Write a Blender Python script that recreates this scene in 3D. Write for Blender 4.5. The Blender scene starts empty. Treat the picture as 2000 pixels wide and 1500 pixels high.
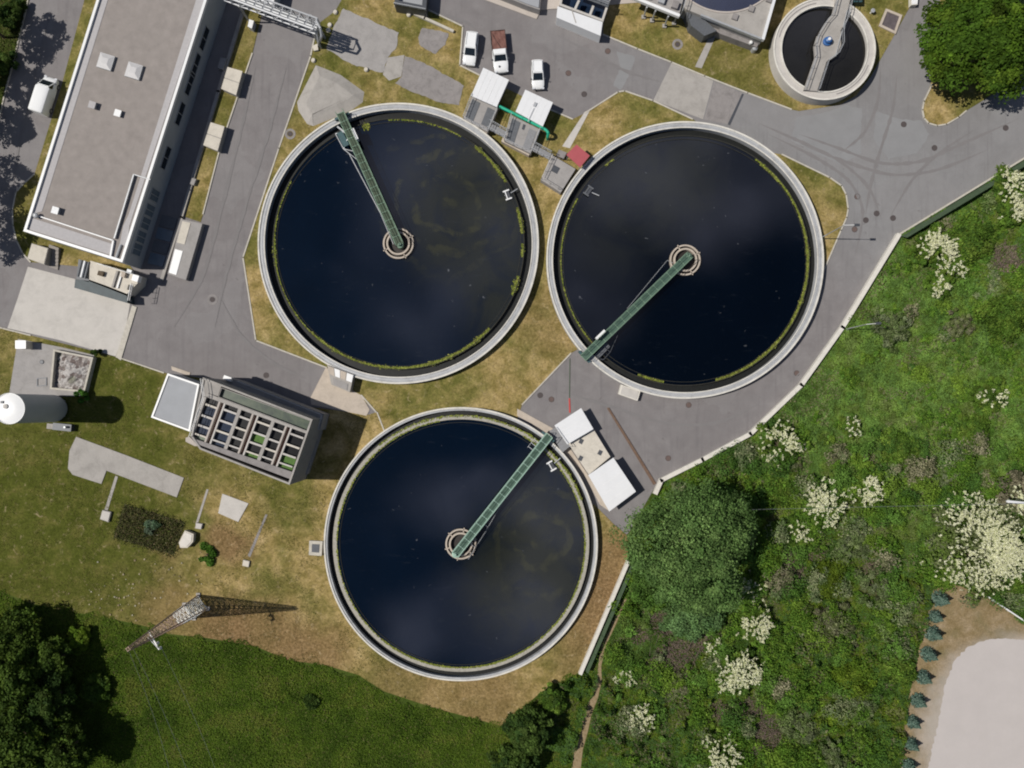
import bpy, math, random
import numpy as np
from mathutils import Vector, Matrix

random.seed(7)
RNG = np.random.default_rng(11)
sc = bpy.context.scene
COL = sc.collection
# The survey frame: metres on the ground, x east, y north, z up.  The drone hangs HC metres over
# the point the photograph looks straight down on; survey() turns a plan mark at a height into metres.
HC = 104.1
FPX = 1562.0
CX, CY = 1000.0, 798.0


def P(px, py, h=0.0):
    s = (HC - h) / FPX
    return Vector(((px - CX) * s, (CY - py) * s, h))


def XY(pts, h=0.0):
    return [P(a, b, h).to_2d() for a, b in pts]


# ------------------------------------------------------------------ materials
class NT:
    def __init__(s, name):
        s.m = bpy.data.materials.new(name)
        s.m.use_nodes = True
        s.t = s.m.node_tree
        s.t.nodes.clear()
        s.out = s.n('ShaderNodeOutputMaterial')
        s.b = s.n('ShaderNodeBsdfPrincipled')
        s.t.links.new(s.b.outputs[0], s.out.inputs[0])
        s.pos = s.n('ShaderNodeNewGeometry').outputs['Position']

    def n(s, t):
        return s.t.nodes.new(t)

    def set(s, inp, v):
        if isinstance(v, bpy.types.NodeSocket):
            s.t.links.new(v, inp)
        elif v is not None:
            if inp.type == 'RGBA' and len(v) == 3:
                v = (*v, 1)
            inp.default_value = v

    def noise(s, scale, detail=4, rough=.6, dist=0.0, vec=None):
        n = s.n('ShaderNodeTexNoise')
        s.set(n.inputs['Vector'], vec or s.pos)
        n.inputs['Scale'].default_value = scale
        n.inputs['Detail'].default_value = detail
        n.inputs['Roughness'].default_value = rough
        n.inputs['Distortion'].default_value = dist
        return n.outputs['Fac']

    def voro(s, scale, feature='F1', out='Distance', vec=None):
        n = s.n('ShaderNodeTexVoronoi')
        n.feature = feature
        s.set(n.inputs['Vector'], vec or s.pos)
        n.inputs['Scale'].default_value = scale
        return n.outputs[out]

    def ramp(s, fac, stops):
        n = s.n('ShaderNodeValToRGB')
        s.set(n.inputs[0], fac)
        e = n.color_ramp.elements
        while len(e) < len(stops):
            e.new(.5)
        for k, (p, c) in enumerate(stops):
            e[k].position = p
            if not isinstance(c, (tuple, list)):
                c = (c, c, c)
            e[k].color = (*c, 1)
        return n.outputs[0]

    def rng(s, v, a, b, c=0., d=1.):
        n = s.n('ShaderNodeMapRange')
        n.interpolation_type = 'SMOOTHSTEP'
        for i, x in enumerate((v, a, b, c, d)):
            s.set(n.inputs[i], x)
        return n.outputs[0]

    def mix(s, fac, a, b, mode='MIX'):
        n = s.n('ShaderNodeMix')
        n.data_type = 'RGBA'
        n.blend_type = mode
        s.set(n.inputs[0], fac)
        s.set(n.inputs[6], a)
        s.set(n.inputs[7], b)
        return n.outputs[2]

    def math(s, op, a, b=None):
        n = s.n('ShaderNodeMath')
        n.operation = op
        s.set(n.inputs[0], a)
        if b is not None:
            s.set(n.inputs[1], b)
        return n.outputs[0]

    def vm(s, op, a, b=None, out=0):
        n = s.n('ShaderNodeVectorMath')
        n.operation = op
        s.set(n.inputs[0], a)
        if b is not None:
            s.set(n.inputs[1], b)
        return n.outputs[out]

    def warp(s, scale, amt):
        n = s.n('ShaderNodeTexNoise')
        s.set(n.inputs['Vector'], s.pos)
        n.inputs['Scale'].default_value = scale
        n.inputs['Detail'].default_value = 4
        d = s.vm('SUBTRACT', n.outputs['Color'], (.5, .5, .5))
        return s.vm('ADD', s.pos, s.vm('MULTIPLY', d, (amt, amt, 0)))

    def patch(s, px, py, r, soft=.5, vec=None):
        """1 inside a patch of ground around a survey mark, ragged edge, radius r metres"""
        c = P(px, py)
        d = s.vm('DISTANCE', vec or s.pos, (c.x, c.y, 0), out=1)
        return s.rng(d, r * (1 - soft), r * (1 + soft), 1., 0.)

    def stretch(s, ax, ay, rot=0):
        n = s.n('ShaderNodeMapping')
        s.set(n.inputs['Vector'], s.pos)
        n.inputs['Rotation'].default_value = (0, 0, rot)
        n.inputs['Scale'].default_value = (ax, ay, 1)
        return n.outputs[0]

    def fin(s, col, rough=.8, bump=None, bstr=.3, bdist=.05, metal=0., spec=.4):
        s.set(s.b.inputs['Base Color'], col)
        s.set(s.b.inputs['Roughness'], rough)
        s.set(s.b.inputs['Metallic'], metal)
        s.set(s.b.inputs['Specular IOR Level'], spec)
        if bump is not None:
            n = s.n('ShaderNodeBump')
            n.inputs['Strength'].default_value = bstr
            n.inputs['Distance'].default_value = bdist
            s.set(n.inputs['Height'], bump)
            s.t.links.new(n.outputs[0], s.b.inputs['Normal'])
        return s.m


def sca(c, k):
    return tuple(min(1, x * k) for x in c)


def plain(name, c, var=.18, scale=1.5, rough=.7, metal=0., spec=.4, stain=.0, stain_c=(.05, .045, .04), bstr=.15, fine=14):
    t = NT(name)
    a = t.noise(scale, 5, .65)
    col = t.ramp(a, [(.25, sca(c, 1 - var)), (.55, c), (.8, sca(c, 1 + var))])
    f = t.noise(fine, 3, .6)
    col = t.mix(.5, col, t.mix(1., col, t.ramp(f, [(.3, 1 - var), (.7, 1 + var * .6)]), 'MULTIPLY'))
    if stain:
        m = t.rng(t.noise(scale * .45, 6, .7, .6), .52, .72, 0., stain)
        col = t.mix(m, col, stain_c)
    return t.fin(col, rough, f, bstr, .02, metal, spec)


M = {}


def make_materials():
    # --- cut lawn inside the works: straw, olive and bare earth
    t = NT('lawn')
    w = t.warp(.25, 5)
    big = t.noise(.075, 5, .6, .4)
    mid = t.noise(.5, 6, .65, .5)
    fine = t.noise(3.2, 5, .7)
    tiny = t.noise(9, 3, .7)
    straw = t.ramp(mid, [(.24, (.125, .10, .026)), (.42, (.225, .170, .058)), (.56, (.335, .247, .105)), (.74, (.47, .35, .175))])
    olive = t.ramp(mid, [(.24, (.062, .066, .010)), (.44, (.122, .118, .030)), (.6, (.195, .168, .052)), (.76, (.30, .235, .10))])
    g = t.rng(big, .38, .62)
    col = t.mix(g, straw, olive)
    for (x, y, r, f) in ((90, 960, 17, .9), (60, 1060, 12, .9), (230, 790, 9, .7), (250, 1080, 9, .5), (420, 860, 7, .5),
                         (1440, 140, 6, .7), (450, 100, 14, .5), (60, 400, 9, .6), (230, 900, 9, .5), (250, 730, 5, .8), (560, 980, 4, .5)):
        col = t.mix(t.math('MULTIPLY', t.patch(x, y, r, .5, w), f), col, t.ramp(mid, [(.25, (.046, .057, .007)), (.5, (.074, .084, .014)), (.75, (.130, .116, .032))]))
    earth = t.ramp(fine, [(.25, (.13, .078, .034)), (.5, (.19, .117, .055)), (.75, (.26, .17, .09))])
    for (x, y, r, f) in ((430, 1235, 4, .8), (520, 1245, 5, .75), (620, 1285, 4, .7), (1195, 1110, 5, .75), (1190, 1200, 5, .7), (1150, 1270, 5, .5), (950, 1370, 5, .55), (330, 1190, 4, .4), (800, 1345, 5, .45), (1080, 620, 5, .3), (440, 1062, 2.6, .8), (480, 1075, 1.6, .6), (330, 1075, 2, .4)):
        col = t.mix(t.math('MULTIPLY', t.patch(x, y, r, .55, w), f), col, earth)
    bare = t.rng(t.noise(1.1, 6, .72, .8), .56, .70, 0., .55)
    col = t.mix(bare, col, t.ramp(fine, [(.3, (.27, .205, .12)), (.7, (.43, .34, .21))]))
    col = t.mix(t.rng(t.noise(1.6, 4, .6, .3, t.stretch(1, 3.5, .5)), .56, .72, 0., .35), col, (.055, .06, .015))
    col = t.mix(1., col, t.ramp(fine, [(.25, .60), (.5, 1.), (.75, 1.36)]), 'MULTIPLY')
    col = t.mix(1., col, t.ramp(tiny, [(.3, .80), (.7, 1.2)]), 'MULTIPLY')
    M['lawn'] = t.fin(col, .95, t.math('ADD', fine, tiny), .55, .12, spec=.1)
    # --- meadow ground below the tall growth
    t = NT('meadow_ground')
    a = t.noise(.25, 6, .65, .5)
    f = t.noise(3, 5, .7)
    col = t.ramp(a, [(.25, (.030, .045, .008)), (.5, (.048, .075, .011)), (.68, (.075, .095, .02)), (.8, (.12, .10, .045))])
    col = t.mix(1., col, t.ramp(f, [(.25, .6), (.75, 1.4)]), 'MULTIPLY')
    M['meadow'] = t.fin(col, .95, f, .6, .15, spec=.1)
    # --- asphalt
    t = NT('asphalt')
    w = t.warp(.2, 6)
    big = t.noise(.06, 5, .6, .5)
    mid = t.noise(.55, 6, .62, .4)
    fine = t.noise(18, 3, .7)
    c = t.ramp(mid, [(.25, (.162, .150, .149)), (.5, (.187, .174, .172)), (.75, (.212, .199, .196))])
    lightc = t.ramp(mid, [(.25, (.190, .187, .186)), (.5, (.210, .207, .206)), (.75, (.228, .225, .224))])
    for (x, y, r, k) in ((1620, 300, 13, .75), (1800, 300, 16, .8), (1480, 220, 8, .7), (1950, 250, 12, .7), (1240, 125, 4, .35)):
        c = t.mix(t.math('MULTIPLY', t.patch(x, y, r, .5, w), k), c, lightc)
    c = t.mix(t.rng(big, .45, .7, 0., .35), c, (.150, .138, .137))
    for rot, k in ((.28, .34), (-.5, .26), (1.25, .3)):
        st = t.noise(.5, 4, .55, .3, t.stretch(2.6, .18, rot))
        c = t.mix(t.rng(st, .56, .74, 0., k), c, (.118, .110, .112))
    pv = t.voro(.11, 'F1', 'Color', w)
    pm = t.n('ShaderNodeSeparateColor')
    t.set(pm.inputs[0], pv)
    c = t.mix(t.rng(pm.outputs[0], .72, .74, 0., .32), c, (.215, .206, .204))
    crack = t.voro(.16, 'DISTANCE_TO_EDGE', 'Distance', t.warp(.6, 1.6))
    c = t.mix(t.rng(crack, .0, .010, .07, 0.), c, (.09, .085, .083))
    spots = t.rng(t.noise(1.1, 3, .5, .2), .68, .76, 0., .4)
    c = t.mix(spots, c, (.095, .085, .082))
    c = t.mix(1., c, t.ramp(fine, [(.3, .86), (.7, 1.14)]), 'MULTIPLY')
    M['asphalt'] = t.fin(c, .9, fine, .25, .02, spec=.25)

    def concrete(name, c, stain=.4, var=.14, scale=.6, sc2=(.16, .145, .13)):
        t = NT(name)
        a = t.noise(scale, 7, .68, .5)
        col = t.ramp(a, [(.25, sca(c, 1 - var * 1.6)), (.5, c), (.78, sca(c, 1 + var))])
        b = t.noise(scale * 1.7, 8, .78, .8)
        col = t.mix(t.rng(b, .50, .74, 0., stain), col, sc2)
        f = t.noise(16, 3, .7)
        col = t.mix(1., col, t.ramp(f, [(.3, .9), (.7, 1.1)]), 'MULTIPLY')
        return t.fin(col, .88, f, .25, .02, spec=.25)
    M['conc'] = concrete('weathered_concrete', (.33, .31, .285))
    M['conc_pale'] = concrete('pale_concrete', (.47, .445, .41), .25, .1, .5, (.27, .25, .22))
    M['conc_warm'] = concrete('warm_concrete', (.43, .385, .345), .25, .1, .5, (.26, .225, .19))
    M['conc_cream'] = concrete('cream_concrete', (.53, .49, .42), .3, .12, 1.2, (.3, .27, .22))
    M['conc_dark'] = concrete('dark_concrete', (.235, .218, .21), .5, .2, .8, (.12, .11, .10))
    M['conc_grey'] = concrete('grey_concrete', (.295, .28, .268), .4, .12, .9, (.17, .16, .15))
    M['kerb'] = concrete('kerb_stone', (.46, .43, .37), .3, .15, 2.0, (.22, .2, .16))
    M['wall_white'] = concrete('limewashed_wall', (.60, .57, .51), .35, .1, 1.2, (.32, .29, .24))
    M['rim'] = concrete('tank_rim_concrete', (.36, .365, .37), .55, .2, .7, (.20, .195, .185))
    M['rim_edge'] = concrete('tank_edge_concrete', (.60, .575, .52), .5, .18, .9, (.34, .31, .24))
    M['barrel'] = plain('grey_silo_shell', (.36, .385, .41), .06, .8, .6)
    M['asphalt_new'] = plain('lighter_asphalt', (.222, .222, .223), .08, .5, .9, spec=.25, fine=18, stain=.3, stain_c=(.19, .186, .184))
    M['skylight'] = plain('hazy_acrylic', (.50, .49, .485), .06, 1, .35, spec=.5)
    M['drain_edge'] = plain('rusty_drain_edge', (.15, .095, .065), .3, 3, .85)
    M['weir'] = concrete('weir_concrete', (.335, .315, .27), .5, .2, 3, (.15, .14, .07))
    M['weir_dark'] = concrete('wet_weir', (.035, .034, .028), .5, .3, 3, (.012, .012, .008))
    M['tan'] = concrete('tan_concrete', (.44, .38, .315), .3, .12, 1, (.27, .23, .18))
    M['channel_shade'] = plain('painted_channel_shade', (.008, .009, .008), .5, 3, .55, spec=.3)  # near-black colour paints in the shade of a deep launder channel
    M['sludge'] = plain('brown_sludge', (.022, .016, .012), .5, 3, .5, spec=.4)
    M['roof_gravel'] = plain('grey_roof_gravel', (.268, .241, .222), .14, .9, .95, spec=.15, fine=20, stain=.4, stain_c=(.205, .185, .17))
    M['paver'] = plain('roof_pavers', (.40, .385, .385), .1, 3, .9, spec=.2, fine=18)
    M['white'] = plain('white_painted_metal', (.72, .72, .71), .04, 1, .45, spec=.5, stain=.12, stain_c=(.55, .54, .52))
    M['sheet'] = plain('white_roof_sheet', (.66, .665, .67), .04, .8, .5, spec=.5, stain=.2, stain_c=(.58, .585, .59))
    M['facade'] = plain('pale_facade', (.36, .375, .39), .08, .8, .7, stain=.2, stain_c=(.25, .26, .27))
    M['flatroof'] = plain('grey_membrane', (.30, .31, .325), .07, .7, .8, stain=.25, stain_c=(.26, .27, .28))
    M['galv'] = plain('galvanised_steel', (.40, .41, .42), .15, 3, .5, metal=.3, spec=.5)
    M['steel_dark'] = plain('dark_steel', (.07, .075, .085), .2, 3, .5, metal=.2)
    M['grate'] = plain('steel_grating', (.115, .122, .132), .2, 4, .6, metal=.2)
    M['grate_mid'] = plain('grey_grating', (.22, .22, .225), .2, 4, .6)
    M['green_deck'] = plain('green_deck', (.062, .115, .082), .22, 2.5, .65)
    M['green_deck2'] = plain('worn_olive_deck', (.055, .083, .05), .3, 2.5, .7, stain=.3, stain_c=(.09, .075, .05))
    M['green_rail'] = plain('pale_green_paint', (.27, .40, .325), .12, 4, .5)
    M['green_rail2'] = plain('faded_green_paint', (.15, .235, .165), .15, 4, .6)
    M['teal'] = plain('teal_steel', (.035, .085, .095), .25, 3, .5)
    M['pipe_green'] = plain('emerald_pipe_paint', (.015, .36, .22), .1, 2, .4)
    M['red'] = plain('red_sheet', (.36, .075, .085), .08, 2, .6)
    M['redpaint'] = plain('red_paint', (.5, .05, .04), .1, 3, .5)
    M['blue'] = plain('blue_motor_paint', (.03, .11, .30), .15, 4, .4)
    M['rust'] = plain('rusty_steel', (.46, .33, .25), .35, 4, .8)
    M['silver'] = plain('bare_zinc_steel', (.78, .78, .74), .15, 4, .5)
    M['glass'] = plain('dark_glass', (.012, .018, .024), .2, 2, .12, spec=.6, bstr=0)
    M['pane'] = plain('pale_blue_pane', (.115, .15, .185), .15, 2, .2, spec=.6, bstr=0)
    M['tyre'] = plain('tyre_rubber', (.018, .018, .019), .2, 4, .85)
    M['rim_alloy'] = plain('alloy', (.35, .35, .36), .1, 4, .35, metal=.6)
    M['car_white'] = plain('white_car_paint', (.74, .745, .74), .02, .7, .18, spec=.6, bstr=0, stain=.06, stain_c=(.6, .59, .56))
    M['bed_brown'] = plain('brown_tarpaulin', (.165, .075, .058), .14, 3, .7)
    M['bed_dark'] = plain('dark_brown_frame', (.06, .032, .026), .2, 3, .7)
    M['lamp_red'] = plain('red_lamp', (.35, .02, .02), .1, 3, .2)
    M['lamp_clear'] = plain('clear_lamp', (.55, .56, .58), .1, 3, .1)
    M['plate'] = plain('plate', (.6, .6, .58), .05, 3, .4)
    M['manhole'] = plain('cast_iron', (.075, .062, .060), .25, 6, .8)
    M['pit_fill'] = plain('dark_pit_fill', (.105, .088, .092), .35, 2, .9)
    M['asphalt_mark'] = plain('tyre_marked_asphalt', (.181, .171, .169), .08, .8, .9, spec=.25, fine=18)
    M['manhole_rust'] = plain('rusty_iron', (.125, .088, .078), .25, 6, .85)
    M['sand'] = plain('pale_sand', (.44, .405, .385), .05, .35, .95, spec=.1, fine=12, stain=.2, stain_c=(.41, .385, .36))
    t = NT('sandy_soil')
    a = t.noise(.6, 6, .65, .4)
    f = t.noise(5, 5, .75)
    col = t.ramp(a, [(.28, (.16, .115, .05)), (.5, (.235, .175, .095)), (.7, (.31, .24, .155)), (.85, (.40, .335, .26))])
    col = t.mix(t.rng(t.noise(.35, 5, .6), .45, .65, 0., .5), col, (.12, .105, .04))
    col = t.mix(1., col, t.ramp(f, [(.28, .62), (.72, 1.35)]), 'MULTIPLY')
    wv = t.warp(.5, 3.5)
    col = t.mix(t.math('MULTIPLY', t.patch(1995, 1440, 13.2, .16, wv), .8), col, (.40, .36, .32))
    M['soil'] = t.fin(col, .95, f, .5, .1, spec=.1)
    t = NT('trodden_earth')
    f = t.noise(3.5, 6, .75)
    col = t.ramp(f, [(.25, (.10, .085, .03)), (.45, (.235, .175, .10)), (.75, (.33, .26, .165))])
    M['trail'] = t.fin(col, .95, f, .5, .1, spec=.1)
    t = NT('rubble')
    v = t.voro(2.2, 'F1', 'Color')
    f = t.noise(4, 5, .7)
    sepn = t.n('ShaderNodeSeparateColor')
    t.set(sepn.inputs[0], v)
    col = t.ramp(sepn.outputs[0], [(.1, (.16, .13, .12)), (.5, (.30, .275, .26)), (.9, (.44, .42, .40))])
    col = t.mix(1., col, t.ramp(f, [(.25, .6), (.75, 1.3)]), 'MULTIPLY')
    col = t.mix(t.rng(t.noise(.5, 4), .56, .66, 0., .5), col, (.09, .11, .05))
    M['rubble'] = t.fin(col, .95, f, .6, .15, spec=.1)
    M['bark'] = plain('bark', (.10, .075, .05), .3, 5, .9, bstr=.5)
    M['wire'] = plain('cable', (.16, .17, .17), .1, 2, .5)
    # foliage: the leaf's own colour travels with the leaf
    t = NT('leaves')
    at = t.n('ShaderNodeAttribute')
    at.attribute_name = 'leaf_colour'
    t.fin(at.outputs['Color'], .7, spec=.08)
    tr = t.n('ShaderNodeBsdfTranslucent')
    t.set(tr.inputs[0], t.mix(1., at.outputs['Color'], (1.1, 1.2, .6), 'MULTIPLY'))
    mx = t.n('ShaderNodeMixShader')
    mx.inputs[0].default_value = .22
    t.t.links.new(t.b.outputs[0], mx.inputs[1])
    t.t.links.new(tr.outputs[0], mx.inputs[2])
    t.t.links.new(mx.outputs[0], t.out.inputs[0])
    M['leaf'] = t.m

    # dark clarifier water with suspended algae
    def water(name, murk, swirl=None, deep=1.):
        t = NT(name)
        w = t.warp(.12, 6)
        n = t.noise(.16, 6, .62, 1.2)
        f = t.noise(1.6, 6, .7, .4)
        col = t.ramp(t.noise(.09, 5, .6, .6), [(.3, (.0002 * deep, .0030 * deep, .0090 * deep)), (.7, (.0006 * deep, .0042 * deep, .0120 * deep))])
        for (x, y, r, k) in murk:
            m = t.math('MULTIPLY', t.patch(x, y, r, .7, w), t.rng(n, .32, .62, .35, 1.))
            col = t.mix(t.math('MULTIPLY', m, k), col, (.015, .016, .0085))
        if swirl:      # floating algae dragged into curls by the turning bridge
            x, y, r = swirl
            c = P(x, y)
            w2 = t.warp(.13, 9)
            d = t.vm('DISTANCE', w2, (c.x, c.y, 0), out=1)
            s = t.math('SINE', t.math('MULTIPLY', d, 2.1))
            s = t.math('MULTIPLY', t.rng(s, .25, .95), t.patch(x, y, r, .5))
            s = t.math('MULTIPLY', s, t.rng(t.noise(.35, 5, .7, .6), .42, .62, 0., .85))
            col = t.mix(s, col, (.030, .030, .013))
        col = t.mix(t.rng(f, .58, .82, 0., .22), col, (.022, .026, .036))
        st = t.noise(.9, 5, .7, .5, t.stretch(.35, 1.6, .6))
        col = t.mix(t.rng(st, .60, .78, 0., .25), col, (.03, .034, .042))
        fl = t.rng(t.voro(.7, 'F1', 'Distance', t.warp(1.5, 1.2)), .02, .11, .6, 0.)
        fl = t.math('MULTIPLY', fl, t.rng(t.noise(.2, 3), .46, .62))
        col = t.mix(fl, col, (.13, .135, .145))
        return t.fin(col, t.ramp(n, [(.3, .04), (.7, .08)]), f, .04, .02, spec=.42)
    M['water1'] = water('settling_water_a', ((930, 430, 8, .85), (900, 330, 6, .6), (1000, 590, 6, .8), (960, 330, 5, .6)), (880, 390, 8.5))
    M['water2'] = water('settling_water_b', ((1300, 330, 7, .6), (1200, 420, 7, .35)), None, .4)
    M['water3'] = water('settling_water_c', ((1040, 1090, 8, .85), (1090, 1000, 6, .7), (1000, 1150, 6, .6), (1110, 1150, 4, .8)), (1060, 1060, 7.5))
    M['water_brown'] = plain('stagnant_water', (.013, .0125, .0115), .25, .5, .1, spec=.35, bstr=.02)
    M['water_navy'] = plain('navy_water', (.010, .014, .034), .25, .5, .1, spec=.85, bstr=.02)
    t = NT('algae_water')
    n = t.noise(.8, 5, .65, .5)
    col = t.ramp(n, [(.3, (.03, .04, .035)), (.5, (.055, .075, .05)), (.7, (.09, .11, .07))])
    M['water_algae'] = t.fin(col, .25, n, .05, .02, spec=.5)
    M['cell_navy'] = plain('cell_water', (.010, .020, .042), .3, 1, .15, spec=.6, bstr=.02)
    M['cell_black'] = plain('dark_cell_water', (.006, .006, .006), .3, 1, .2, spec=.4, bstr=.02)
    M['cell_green'] = plain('duckweed', (.075, .15, .03), .3, 3, .8, stain=.35, stain_c=(.02, .03, .01))
    M['cell_pale'] = plain('scum', (.16, .19, .145), .3, 2, .7, stain=.4, stain_c=(.03, .035, .035))
    M['tarp'] = plain('dark_green_tarpaulin', (.035, .055, .062), .35, 1.5, .55, stain=.4, stain_c=(.06, .075, .085))
    M['fence_green'] = plain('green_mesh', (.062, .098, .052), .25, 2, .8, stain=.3, stain_c=(.05, .07, .03))
    M['steps'] = plain('step_stone', (.27, .245, .22), .15, 3, .9)


make_materials()


# ------------------------------------------------------------------ meshes and objects
class MB:
    def __init__(s):
        s.v, s.f = [], []

    def add(s, vs, fs):
        k = len(s.v)
        s.v += [tuple(v) for v in vs]
        s.f += [tuple(i + k for i in f) for f in fs]

    def prism(s, pts, z0, z1):
        pts = [(p[0], p[1]) for p in pts]
        a = sum(pts[i - 1][0] * pts[i][1] - pts[i][0] * pts[i - 1][1] for i in range(len(pts)))
        if a < 0:
            pts = pts[::-1]
        n = len(pts)
        vs = [(x, y, z0) for x, y in pts] + [(x, y, z1) for x, y in pts]
        fs = [tuple(range(n))[::-1], tuple(range(n, 2 * n))] + [(i, (i + 1) % n, n + (i + 1) % n, n + i) for i in range(n)]
        s.add(vs, fs)
        return s

    def sheet(s, pts, z):
        pts = [(p[0], p[1]) for p in pts]
        a = sum(pts[i - 1][0] * pts[i][1] - pts[i][0] * pts[i - 1][1] for i in range(len(pts)))
        if a < 0:
            pts = pts[::-1]
        s.add([(x, y, z) for x, y in pts], [tuple(range(len(pts)))])
        return s

    def box(s, cx, cy, z0, z1, lx, ly, rot=0.):
        c, n = math.cos(rot), math.sin(rot)
        pts = [(cx + c * a * lx / 2 - n * b * ly / 2, cy + n * a * lx / 2 + c * b * ly / 2) for a, b in ((-1, -1), (1, -1), (1, 1), (-1, 1))]
        return s.prism(pts, z0, z1)

    def frame(s, pts, wid, z0, z1):
        """a closed rectangular-section rim following a polygon, wid inwards"""
        inn = inset(pts, wid)
        pts = ccw(pts)
        n = len(pts)
        for i in range(n):
            j = (i + 1) % n
            s.prism([pts[i], pts[j], inn[j], inn[i]], z0, z1)
        return s

    def bar(s, p, q, w, h=None):
        h = h or w
        p, q = Vector(p), Vector(q)
        d = (q - p).normalized()
        up = Vector((0, 0, 1)) if abs(d.z) < .98 else Vector((1, 0, 0))
        sx = d.cross(up).normalized() * (w / 2)
        sz = sx.normalized().cross(d).normalized() * (h / 2)
        vs = []
        for e in (p, q):
            vs += [e - sx - sz, e + sx - sz, e + sx + sz, e - sx + sz]
        s.add(vs, [(3, 2, 1, 0), (4, 5, 6, 7), (0, 1, 5, 4), (1, 2, 6, 5), (2, 3, 7, 6), (3, 0, 4, 7)])
        return s

    def tube(s, p, q, r, r2=None, n=8, cap=True):
        p, q = Vector(p), Vector(q)
        r2 = r if r2 is None else r2
        d = (q - p).normalized()
        up = Vector((0, 0, 1)) if abs(d.z) < .98 else Vector((1, 0, 0))
        a = d.cross(up).normalized()
        b = a.cross(d).normalized()
        vs = []
        for e, rr in ((p, r), (q, r2)):
            vs += [e + a * math.cos(2 * math.pi * i / n) * rr - b * math.sin(2 * math.pi * i / n) * rr for i in range(n)]
        fs = [(i, (i + 1) % n, n + (i + 1) % n, n + i) for i in range(n)]
        if cap:
            fs += [tuple(range(n))[::-1], tuple(range(n, 2 * n))]
        s.add(vs, fs)
        return s

    def path(s, pts, r, n=8):
        for i in range(len(pts) - 1):
            s.tube(pts[i], pts[i + 1], r, n=n)
        return s

    def ring(s, cx, cy, ri, ro, z0, z1, n=160, a0=0., a1=2 * math.pi):
        full = abs(a1 - a0 - 2 * math.pi) < 1e-6
        m = n if full else n + 1
        vs = []
        for i in range(m):
            a = a0 + (a1 - a0) * i / n
            c, w = math.cos(a), math.sin(a)
            vs += [(cx + c * ri, cy + w * ri, z0), (cx + c * ro, cy + w * ro, z0), (cx + c * ro, cy + w * ro, z1), (cx + c * ri, cy + w * ri, z1)]
        fs = []
        for i in range(n):
            j = (i + 1) % m
            A, B = 4 * i, 4 * j
            fs += [(A + 1, B + 1, B + 2, A + 2), (A + 2, B + 2, B + 3, A + 3), (A + 3, B + 3, B, A), (A, B, B + 1, A + 1)]
        if not full:
            fs += [(0, 1, 2, 3), (4 * n + 3, 4 * n + 2, 4 * n + 1, 4 * n)]
        s.add(vs, fs)
        return s

    def lathe(s, cx, cy, prof, n=48):
        vs, fs = [], []
        for r, z in prof:
            vs += [(cx + r * math.cos(2 * math.pi * i / n), cy + r * math.sin(2 * math.pi * i / n), z) for i in range(n)]
        for k in range(len(prof) - 1):
            for i in range(n):
                j = (i + 1) % n
                fs.append((k * n + i, k * n + j, (k + 1) * n + j, (k + 1) * n + i))
        fs.append(tuple(range((len(prof) - 1) * n, len(prof) * n)))
        fs.append(tuple(range(n))[::-1])
        s.add(vs, fs)
        return s

    def disc(s, cx, cy, r, z, n=128):
        return s.sheet([(cx + r * math.cos(2 * math.pi * i / n), cy + r * math.sin(2 * math.pi * i / n)) for i in range(n)], z)

    def rail(s, pts, h=1.0, step=1.5, r=.03, mid=True):
        for p, q in zip(pts[:-1], pts[1:]):
            p, q = Vector(p), Vector(q)
            L = (q - p).length
            k = max(1, round(L / step))
            s.bar(p + Vector((0, 0, h)), q + Vector((0, 0, h)), r * 2)
            if mid:
                s.bar(p + Vector((0, 0, h * .5)), q + Vector((0, 0, h * .5)), r * 1.4)
            for i in range(k + 1):
                e = p.lerp(q, i / k)
                s.bar(e, e + Vector((0, 0, h - r * 1.2)), r * 1.8)
        return s

    def build(s, name, mat, parent=None, smooth=False, kind=None, label=None, cat=None, group=None):
        me = bpy.data.meshes.new(name)
        org = ORG.get(parent.name, Vector((0, 0, 0))) if parent else Vector((0, 0, 0))
        me.from_pydata([(v[0] - org.x, v[1] - org.y, v[2] - org.z) for v in s.v], [], s.f)
        me.materials.append(M[mat] if isinstance(mat, str) else mat)
        if smooth:
            me.polygons.foreach_set('use_smooth', [True] * len(me.polygons))
            try:
                me.set_sharp_from_angle(angle=math.radians(40))
            except Exception:
                pass
        me.update()
        o = bpy.data.objects.new(name, me)
        COL.objects.link(o)
        if parent:
            o.parent = parent
            ORG[o.name] = org
        tag(o, label, cat, group, kind)
        return o


ORG = {}


def ccw(pts):
    pts = [Vector((p[0], p[1])) for p in pts]
    a = sum(pts[i - 1].x * pts[i].y - pts[i].x * pts[i - 1].y for i in range(len(pts)))
    return pts if a > 0 else pts[::-1]


def inset(pts, d):
    pts = ccw(pts)
    n = len(pts)
    out = []
    for i in range(n):
        a, b, c = pts[i - 1], pts[i], pts[(i + 1) % n]
        e1, e2 = (b - a).normalized(), (c - b).normalized()
        n1, n2 = Vector((-e1.y, e1.x)), Vector((-e2.y, e2.x))
        m = (n1 + n2).normalized()
        out.append(b + m * (d / max(.3, m.dot(n1))))
    return out


def tag(o, label=None, cat=None, group=None, kind=None):
    if label:
        o['label'] = label
    if cat:
        o['category'] = cat
    if group:
        o['group'] = group
    if kind:
        o['kind'] = kind
    return o


def thing(name, label, cat, loc, group=None):
    o = bpy.data.objects.new(name, None)
    o.empty_display_size = .3
    COL.objects.link(o)
    o.location = loc
    ORG[o.name] = Vector(loc)
    return tag(o, label, cat, group)


def copy_tree(o, parent=None):
    c = o.copy()
    COL.objects.link(c)
    c.parent = parent
    if o.name in ORG:
        ORG[c.name] = ORG[o.name]
    for ch in list(o.children):
        copy_tree(ch, c)
    return c


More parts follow.
